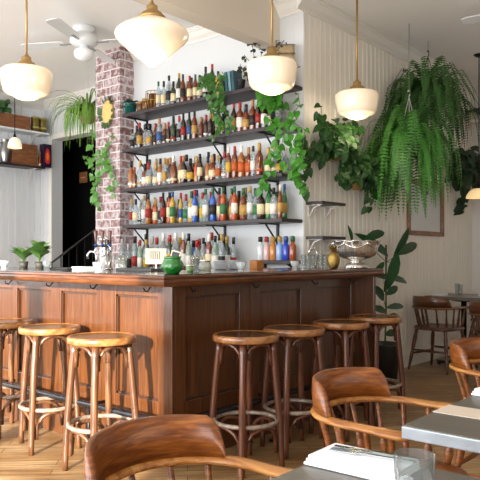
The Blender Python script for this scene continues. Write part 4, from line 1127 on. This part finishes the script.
# ================================================================= PLANTS
def keep_room(b, lim=None):
    if lim:
        for v in b.bm.verts: lim(v)
def fern(loc, drop_hook, R0, n, L, seed, label, mleaf, wire=True, potr=.11, hookm=None, rise=(20, 80), ylim=None, xs=1.0):
    """loc = pot rim centre. foliage of arching fronds, each with paired leaflets"""
    t = thing('hanging_fern', label, 'fern', loc, 0, 'hanging boston ferns')
    rg = random.Random(seed)
    MB().lathe([(0, -.13), (potr * .7, -.13), (potr, -.01), (potr * 1.05, 0), (potr * .95, -.005), (0, -.02)], 20).build('pot', mat('fern_pot', '3a3a30', .7), t)
    b = MB()
    for i in range(n):
        a = rg.uniform(0, 2 * PI)
        up = rg.uniform(-.1, 1.0) ** 1
        l = L * rg.uniform(.75, 1.1)
        reach = R0 * rg.uniform(.45, 1.0)
        d = Vector((math.cos(a), math.sin(a), 0)); side = Vector((-d.y, d.x, 0))
        pts = []; N = 28; sw = rg.uniform(-.12, .12)
        p = Vector((d.x * potr * .6, d.y * potr * .6, -.01)); ang = R(rg.uniform(*rise)) ; 
        step = l / N
        final = -R(88)
        for k in range(N + 1):
            pts.append(p.copy())
            u = k / N
            # outward reach is limited, the rest hangs
            out = Vector((p.x, p.y, 0)).length
            w_ = min(1, max(0, (out - potr) / max(.02, reach - potr)))
            an = ang * (1 - w_) + final * w_
            if w_ < 1 and k > N * .5: an = min(an, -R(60))
            p = p + d * (math.cos(an) * step) + Vector((0, 0, math.sin(an) * step)) + side * (sw * step)
        b.tube(pts[::5] + [pts[-1]], .0018, 3, cap=False)
        for k in range(3, N + 1):
            u = k / N
            tt = (pts[k] - pts[k - 1]).normalized()
            ln = (.036 if xs == 1 else .036 * xs) * (math.sin(PI * min(1, .12 + u * .86)) ** .6)
            for sg in (-1, 1):
                for hf in (0,):
                    c0 = pts[k - 1].lerp(pts[k], hf)
                    q = (side * sg + tt * .25 + Vector((0, 0, -.18 * rg.random()))).normalized()
                    wv = tt * (step * .30)
                    e = c0 + q * ln * rg.uniform(.85, 1.1)
                    b.face([c0 - wv, c0 + wv, e + wv * .5, e - wv * .4])
    if ylim is not None:
        for v in b.bm.verts:
            if v.co.y + loc[1] > ylim: v.co.y = ylim - loc[1] - rg.uniform(0, .02)
    b.build('fronds', mleaf, t, fix=False)
    hk = drop_hook
    b = MB()
    for k in range(3):
        a = k * 2 * PI / 3 + .4
        b.tube([(math.cos(a) * potr, math.sin(a) * potr, 0), (0, 0, hk)], .003 if not hookm else .004, 5)
    b.build('hanger', hookm or M_trim, t)
    pts = [(0, 0, hk), (.018, 0, hk + .02), (.02, 0, hk + .045), (0, 0, hk + .06), (-.018, 0, hk + .045)]
    MB().tube(pts, .006, 8).build('hook', hookm or M_trim, t)
    H = CEIL - loc[2]
    if H > hk + .06: MB().tube([(0, 0, hk + .055), (0, 0, H)], .003, 5).build('wire', mat('thin_wire', '8a857c', .5, .5), t)
    return t
p = ray(409, z=6.2)
fern((p.x, p.y, 2.24), .45, .50, 185, .84, 3, 'bright green hanging fern, lower of the two, on a white hook', M_fern, potr=.11, ylim=3.18)
p = ray(428, z=6.7)
fern((p.x, p.y, 2.79), .43, .62, 170, .80, 5, 'large dark hanging fern close to the ceiling on a brown hook', M_ferndark, potr=.13, rise=(15, 75), hookm=mat('brown_hook', '5b3a28', .6), ylim=3.17)

def vine_plant(name, label, cat, pot, vines, leafm, L, seed, dens=.03, potmb=None, potm=None, loc=(0, 0, 0), kind='heart', stemm=None, group=None, push=None, jit=.03):
    """vines: lists of world points; leaves grow along each"""
    t = thing(name, label, cat, loc, 0, group)
    rg = random.Random(seed); O = Vector(loc)
    lb = MB(); sb = MB()
    for v in vines:
        v = [Vector(q) - O for q in v]
        sb.tube(v, .0028, 5)
        for a, c in zip(v, v[1:]):
            n = max(1, int((c - a).length / dens))
            for k in range(n):
                q = a.lerp(c, (k + rg.random()) / n)
                d = Vector((rg.uniform(-1, .35), rg.uniform(-1, 1), rg.uniform(-1.0, .35)))
                if push: d += Vector(push)
                d.normalize()
                l = L * rg.uniform(.7, 1.2)
                q2 = q + d * rg.uniform(.3, 1.0) * jit
                sb.tube([q, q2], .0012, 3, cap=False)
                lb.leaf(q2, (d + Vector((0, 0, -.7))).normalized(), (-.7, -.6, .5), l, l * .8, kind, .2)
    lb.build('leaves', leafm, t, fix=False)
    sb.build('stems', stemm or M_stem, t)
    if potmb: potmb.build('pot', potm, t)
    return t

def blob_vines(c, rx, ry, rz, n, seed, tail=0):
    rg = random.Random(seed); out = []
    for i in range(n):
        a = rg.uniform(0, 2 * PI); e = rg.uniform(-.9, 1)
        r = rg.uniform(.6, 1)
        q = Vector((c[0] + rx * r * math.cos(a), c[1] + ry * r * math.sin(a), c[2] + rz * r * e))
        m = Vector(c).lerp(q, .55) + Vector((0, 0, .05))
        pts = [tuple(c), tuple(m), tuple(q)]
        if tail: pts.append((q.x - .01, q.y + rg.uniform(-.02, .02), q.z - tail * rg.random()))
        out.append(pts)
    return out
def V(*pp): return [tuple(at(px, py, **kw)) for (px, py, kw) in pp]
def path(Y=None, X=None, z=None, pts=()):
    kw = {}
    if Y is not None: kw['Y'] = Y
    if X is not None: kw['X'] = X
    if z is not None: kw['z'] = z
    return [tuple(at(px, py, **kw)) for px, py in pts]
def potprof(r, h): return [(0, -h), (r * .72, -h), (r, -.008), (r * 1.06, -.006), (r * 1.06, 0), (r * .92, -.004), (0, -.02)]
# big philodendron masses on the cream wall, in brass pots on the beadboard
M_phil = mat('philodendron_leaf', '1f4416', .45, spec=.3, noise=.5, scale=14)
pc = at(333, 148, Y=3.10)
c = (pc.x, 3.06, pc.z + .02)
vs = blob_vines((pc.x - .02, 3.02, pc.z + .04), .25, .13, .22, 52, 3) + [path(Y=3.08, pts=[(333, 150), (322, 120), (321, 106)]), path(Y=3.08, pts=[(333, 150), (340, 125), (352, 122)]), path(Y=3.08, pts=[(330, 155), (312, 150), (305, 172), (304, 190)]), path(Y=3.08, pts=[(325, 140), (308, 150), (300, 135)]), path(Y=3.06, pts=[(345, 160), (342, 185)])]
vine_plant('wall_plant', 'dark climbing plant in brass pot, upper left of the pair on the cream wall', 'plant', None, vs, M_phil, .080, 11, .024, MB().lathe(potprof(.07, .11), 20, c=(0, .0, 0)), M_brass, (pc.x, 3.09, pc.z - .0), group='climbing plants on the cream wall')
pc = at(357, 180, Y=3.08)
vs = blob_vines((pc.x + .03, 3.0, pc.z + .10), .24, .13, .19, 48, 8) + [path(Y=3.05, pts=[(360, 178), (378, 180), (383, 172)]), path(Y=3.05, pts=[(366, 180), (372, 190), (370, 208)]), path(Y=3.02, pts=[(350, 170), (338, 176)])]
vine_plant('wall_plant', 'dark climbing plant in brass pot, lower right of the pair on the cream wall', 'plant', None, vs, M_phil, .076, 12, .024, MB().lathe(potprof(.062, .14), 20), M_brass, (pc.x, 3.08, pc.z + .05), group='climbing plants on the cream wall')
# pothos at the right end of the shelves
pc = at(290, 128, X=4.36)
vs = blob_vines((4.31, 3.33, 2.47), .10, .13, .13, 30, 5) + [path(X=4.27, pts=[(286, 120), (300, 105), (298, 95)]), path(X=4.27, pts=[(290, 120), (305, 130), (302, 155), (306, 168)]), path(X=4.26, pts=[(282, 118), (276, 130), (268, 112)]), path(X=4.26, pts=[(286, 120), (281, 150), (287, 166)]), path(X=4.27, pts=[(290, 130), (296, 150), (296, 178)]), path(X=4.27, pts=[(280, 140), (268, 178), (262, 190), (264, 182)]), path(X=4.27, pts=[(296, 150), (300, 178), (308, 192)])]
vine_plant('trailing_pothos', 'glossy trailing pothos at the right end of the second shelf', 'plant', None, vs, mat('pothos_leaf', '35721f', .4, spec=.35, noise=.5, scale=20), .072, 21, .034, MB().lathe(potprof(.05, .10), 18), M_darkpot, (4.37, 3.345, 2.375), group='trailing plants among the shelves')
# trailing plant mid top shelf
vs = blob_vines((4.33, 4.07, 2.77), .06, .09, .06, 10, 6) + [path(X=4.27, pts=[(218, 84), (214, 105), (219, 122), (215, 139)]), path(X=4.27, pts=[(222, 84), (224, 104), (229, 116), (228, 130)]), path(X=4.27, pts=[(214, 84), (211, 98), (213, 112)]), path(X=4.28, pts=[(220, 82), (225, 76), (222, 72)]), path(X=4.27, pts=[(219, 90), (220, 110), (222, 128)])]
vine_plant('trailing_pothos', 'small-leaved green vine spilling over the middle of the top shelf', 'plant', None, vs, M_leaf, .055, 22, .022, MB().lathe(potprof(.04, .09), 18), M_darkpot, (4.36, 4.055, 2.717), group='trailing plants among the shelves')
# dark dried branch
vs = [path(X=4.36, pts=[(258, 76), (246, 66), (238, 72)]), path(X=4.36, pts=[(258, 76), (262, 50), (252, 38), (247, 40)]), path(X=4.36, pts=[(258, 78), (252, 45), (249, 30), (252, 22)]), path(X=4.36, pts=[(260, 76), (268, 55), (278, 50), (284, 40)]), path(X=4.36, pts=[(258, 78), (245, 75), (240, 64)]), path(X=4.36, pts=[(258, 78), (250, 62), (244, 55)])]
vine_plant('dried_branch', 'thin dark-leaved branch rising behind the hanging lamp, top shelf', 'plant', None, vs, mat('dark_dried_leaf', '2b3024', .6), .045, 23, .04, MB().lathe(potprof(.035, .09), 16), M_darkpot, (4.36, 3.70, 2.717), kind='oval', stemm=mat('dark_twig', '2f2a22', .7), jit=.015)
# spider plant by the brick
pc = at(88, 117, X=4.62)
t = thing('spider_plant', 'grassy spider plant in a brown bowl hanging beside the brick pier', 'plant', (pc.x, pc.y, pc.z + .02))
MB().lathe([(0, -.10), (.05, -.095), (.10, -.05), (.115, 0), (.105, -.002), (0, -.02)], 22).build('pot', mat('brown_bowl', '7d5a38', .5, noise=.2, scale=20), t)
rg = random.Random(3); b = MB()
for i in range(230):
    a = rg.uniform(0, 2 * PI); d = Vector((math.cos(a), math.sin(a), 0)); sd2 = Vector((-d.y, d.x, 0))
    l = rg.uniform(.3, .8); p = Vector((d.x * .04, d.y * .04, -.01)); an = R(rg.uniform(35, 88)); N = 8; st = l / N; wd = .008
    dec = R(rg.uniform(18, 40)); prev = None
    for k in range(N + 1):
        ww = wd * (1 - (k / N) ** 2 * .85)
        q = (p - sd2 * ww + Vector((0, 0, .003)), p - sd2 * 0, p + sd2 * ww + Vector((0, 0, .003)))
        if prev:
            b.face([prev[0], prev[1], q[1], q[0]]); b.face([prev[1], prev[2], q[2], q[1]])
        prev = q
        p = p + d * math.cos(an) * st + Vector((0, 0, math.sin(an) * st)); an = max(-R(85), an - dec)
for v in b.bm.verts:
    if v.co.x + pc.x > 5.3: v.co.x = 5.3 - pc.x
b.build('leaves', mat('spider_leaf', '6f9a3a', .4, noise=.5, scale=10), t, fix=False)
b = MB()
for k in range(3):
    a = k * 2.1; b.tube([(math.cos(a) * .11, math.sin(a) * .11, 0), (0, 0, .45)], .002, 4)
b.tube([(0, 0, .45), (0, 0, CEIL - pc.z - .02)], .002, 4)
b.build('hanger', M_trim, t)
# vines down the brick
vs = [path(X=4.36, pts=[(93, 130), (91, 141), (94, 155), (92, 170), (96, 186), (94, 206)]), path(X=4.36, pts=[(97, 150), (104, 152), (100, 165), (98, 178)]), path(X=4.37, pts=[(104, 158), (112, 170), (116, 176), (112, 186), (115, 196)]), path(X=4.37, pts=[(110, 135), (106, 150), (108, 166), (101, 172)]), path(X=4.36, pts=[(92, 160), (86, 157), (88, 163)]), path(X=4.36, pts=[(95, 190), (98, 200), (97, 208)])]
vine_plant('climbing_vine', 'broad-leaved vine climbing down the brick pier beside the doorway', 'plant', None, vs, mat('brick_vine_leaf', '5c9440', .35, noise=.5, scale=18), .068, 31, .035, loc=(4.40, 5.75, 2.3), group='vines on the brick pier', jit=.02)
# yellow round plaque with leaves
q = at(107, 112, X=4.39)
t = thing('round_plaque', 'oval yellow plaque wreathed in leaves on the brick pier', 'wall ornament', (4.409, q.y, q.z))
o = MB().lathe([(0, .0), (.105, 0), (.110, .010), (.095, .022), (.07, .018), (0, .016)], 28, M=Matrix.Rotation(-PI / 2, 4, 'Y') @ Matrix.Diagonal((1.25, .85, 1, 1))).build('dial', mat('yellow_plaque', 'd8b86e', .5, noise=.25, scale=30), t)
rg = random.Random(5); b = MB()
for i in range(34):
    a = rg.uniform(0, 2 * PI); r_ = rg.uniform(.9, 1.15)
    b.leaf((-.02, math.cos(a) * .085 * r_, math.sin(a) * .125 * r_), (-.5, math.cos(a + .8), math.sin(a + .8) - .3), (-1, 0, .2), .055, .035, 'oval', .1)
b.build('leaves', mat('wreath_leaf', '3f5a2c', .5, noise=.7, scale=20), t, fix=False)
# teal pot with plant at the left end of top shelf
q = at(128, 110, X=4.40)
t = thing('potted_plant', 'dark teal pot of small leaves where the top shelf meets the brick', 'plant', (4.39, 5.17, 2.6258))
t.location = (4.375, 5.21, 2.6258)
MB().lathe([(0, 0), (.055, 0), (.078, .10), (.084, .112), (.075, .11), (0, .09)], 20).build('pot', mat('teal_glaze', '1f5552', .2, coat=.5), t)
rg = random.Random(8); b = MB()
for i in range(40):
    a = rg.uniform(0, 2 * PI)
    b.leaf((math.cos(a) * .04 * rg.random(), math.sin(a) * .04 * rg.random(), .11), (-abs(math.cos(a)) if rg.random() < .7 else math.cos(a), math.sin(a), rg.uniform(-.6, .9)), (0, 0, 1), .075, .045, 'oval', .3)
b.build('leaves', mat('teal_plant_leaf', '2c4f38', .4, noise=.5, scale=20), t, fix=False)
# plant top left shelf
vs = blob_vines((ray(0, Y=8.08).x, 8.08, 3.17), .14, .12, .10, 20, 6)
vine_plant('potted_plant', 'dark green plant in the top left corner on the upper shelf', 'plant', None, vs, M_leafd, .10, 41, .035, MB().lathe(potprof(.06, .10), 18), M_darkpot, (ray(-8, Y=8.10).x, 8.07, 3.088 + .1), kind='oval')
# far right plants
vs = blob_vines((7.72, 3.03, 2.30), .30, .14, .22, 40, 16, .15) + [[(7.75, 3.1, 2.2), (7.85, 3.1, 1.9), (7.82, 3.1, 1.72)]]
vine_plant('wall_plant', 'dark leafy plant mounted on the far end of the beadboard wall', 'plant', None, vs, mat('far_dark_leaf', '1f3a1c', .4, noise=.4, scale=14), .12, 51, .035, MB().lathe(potprof(.08, .12), 18), M_darkpot, (7.75, 3.11, 2.26), group='climbing plants on the cream wall')
t = thing('wall_shelf', 'white shelf high on the far wall at the right edge', 'shelf', (XF, 2.8, 2.885))
MB().box(-.24, -.001, -.40, .35, -.03, 0, bev=.002).build('board', M_trim, t)
for y in (-.2, .2): MB().box(-.2, -.001, y - .01, y + .01, -.04, -.03).box(-.012, -.001, y - .01, y + .01, -.2, -.03).build('bracket', M_trim, t)
q = ray(472.5, X=8.22)
t = thing('potted_plant', 'small plant in a white pot on the high far shelf', 'plant', (8.22, q.y, 2.8855))
MB().lathe([(0, 0), (.04, 0), (.055, .10), (.05, .10), (0, .09)], 16).build('pot', mat('cream_pot', 'c9bfae', .5), t)
b = MB(); rg = random.Random(4)
for i in range(40):
    a = rg.uniform(0, 2 * PI); b.leaf((math.cos(a) * .03, math.sin(a) * .03, .10), (math.cos(a), math.sin(a), rg.uniform(-.1, 1.2)), (0, 0, 1), .11, .05, 'oval', .3)
b.build('leaves', M_leafd, t, fix=False)

# big floor plant behind the bar end
q = ray(385, Y=3.0)
t = thing('fiddle_leaf_plant', 'tall large-leaved plant in a black pot between the bar end and wall', 'plant', (q.x, q.y, 0))
O = Vector((q.x, q.y, 0))
MB().lathe([(0, 0), (.11, 0), (.145, .34), (.148, .36), (.135, .355), (0, .32)], 24).build('pot', M_darkpot, t)
b = MB(); stem = [at(386, yy, Y=3.0) - O for yy in (350, 310, 280, 262, 245)]
stem[0] = Vector((0, 0, .32))
b.tube([stem[0], stem[1], stem[2], stem[3], stem[4]], .009, 8)
lb = MB()
# (base px,py) -> (tip px,py), width in m, facing, and distance
leaves = [((372, 262), (389, 225), .0, 0), ((388, 256), (362, 232), .14, 2.97), ((384, 262), (371, 276), .08, 2.9), ((392, 262), (412, 222), .10, 2.98), ((398, 255), (421, 238), .13, 2.9), ((388, 285), (398, 250), .15, 2.86), ((386, 278), (414, 279), .10, 2.93), ((388, 278), (372, 272), .09, 2.9), ((384, 292), (397, 258), .13, 2.98), ((384, 300), (373, 286), .13, 2.88), ((386, 295), (398, 284), .10, 2.93), ((386, 312), (372, 306), .10, 2.88), ((386, 308), (408, 303), .09, 2.92), ((385, 322), (399, 312), .11, 2.9), ((385, 326), (374, 318), .11, 2.95), ((385, 335), (396, 330), .10, 3.0), ((364, 240), (388, 227), .12, 2.95), ((352, 241), (347, 226), .05, 2.95)]
for (b0, b1, wd, Yy) in leaves:
    if wd == 0: continue
    A = at(*b0, Y=Yy) - O; Bp = at(*b1, Y=Yy) - O
    # keep the real blade tilted out of the wall plane
    d = Bp - A; d.y += -.03
    if b0 not in ((352, 241),): b.tube([stem[3] if b0[1] < 275 else stem[2] if b0[1] < 300 else stem[1], A], .003, 5)
    else: b.tube([stem[3], (stem[3] + A) / 2 + Vector((0, -.0, .05)), A], .003, 5)
    lb.leaf(A, d, (-.55, -.75, .35), d.length, wd * .74, 'oval', .2)
lb.build('leaves', M_figleaf, t, fix=False)
b.build('stem', M_stem, t)
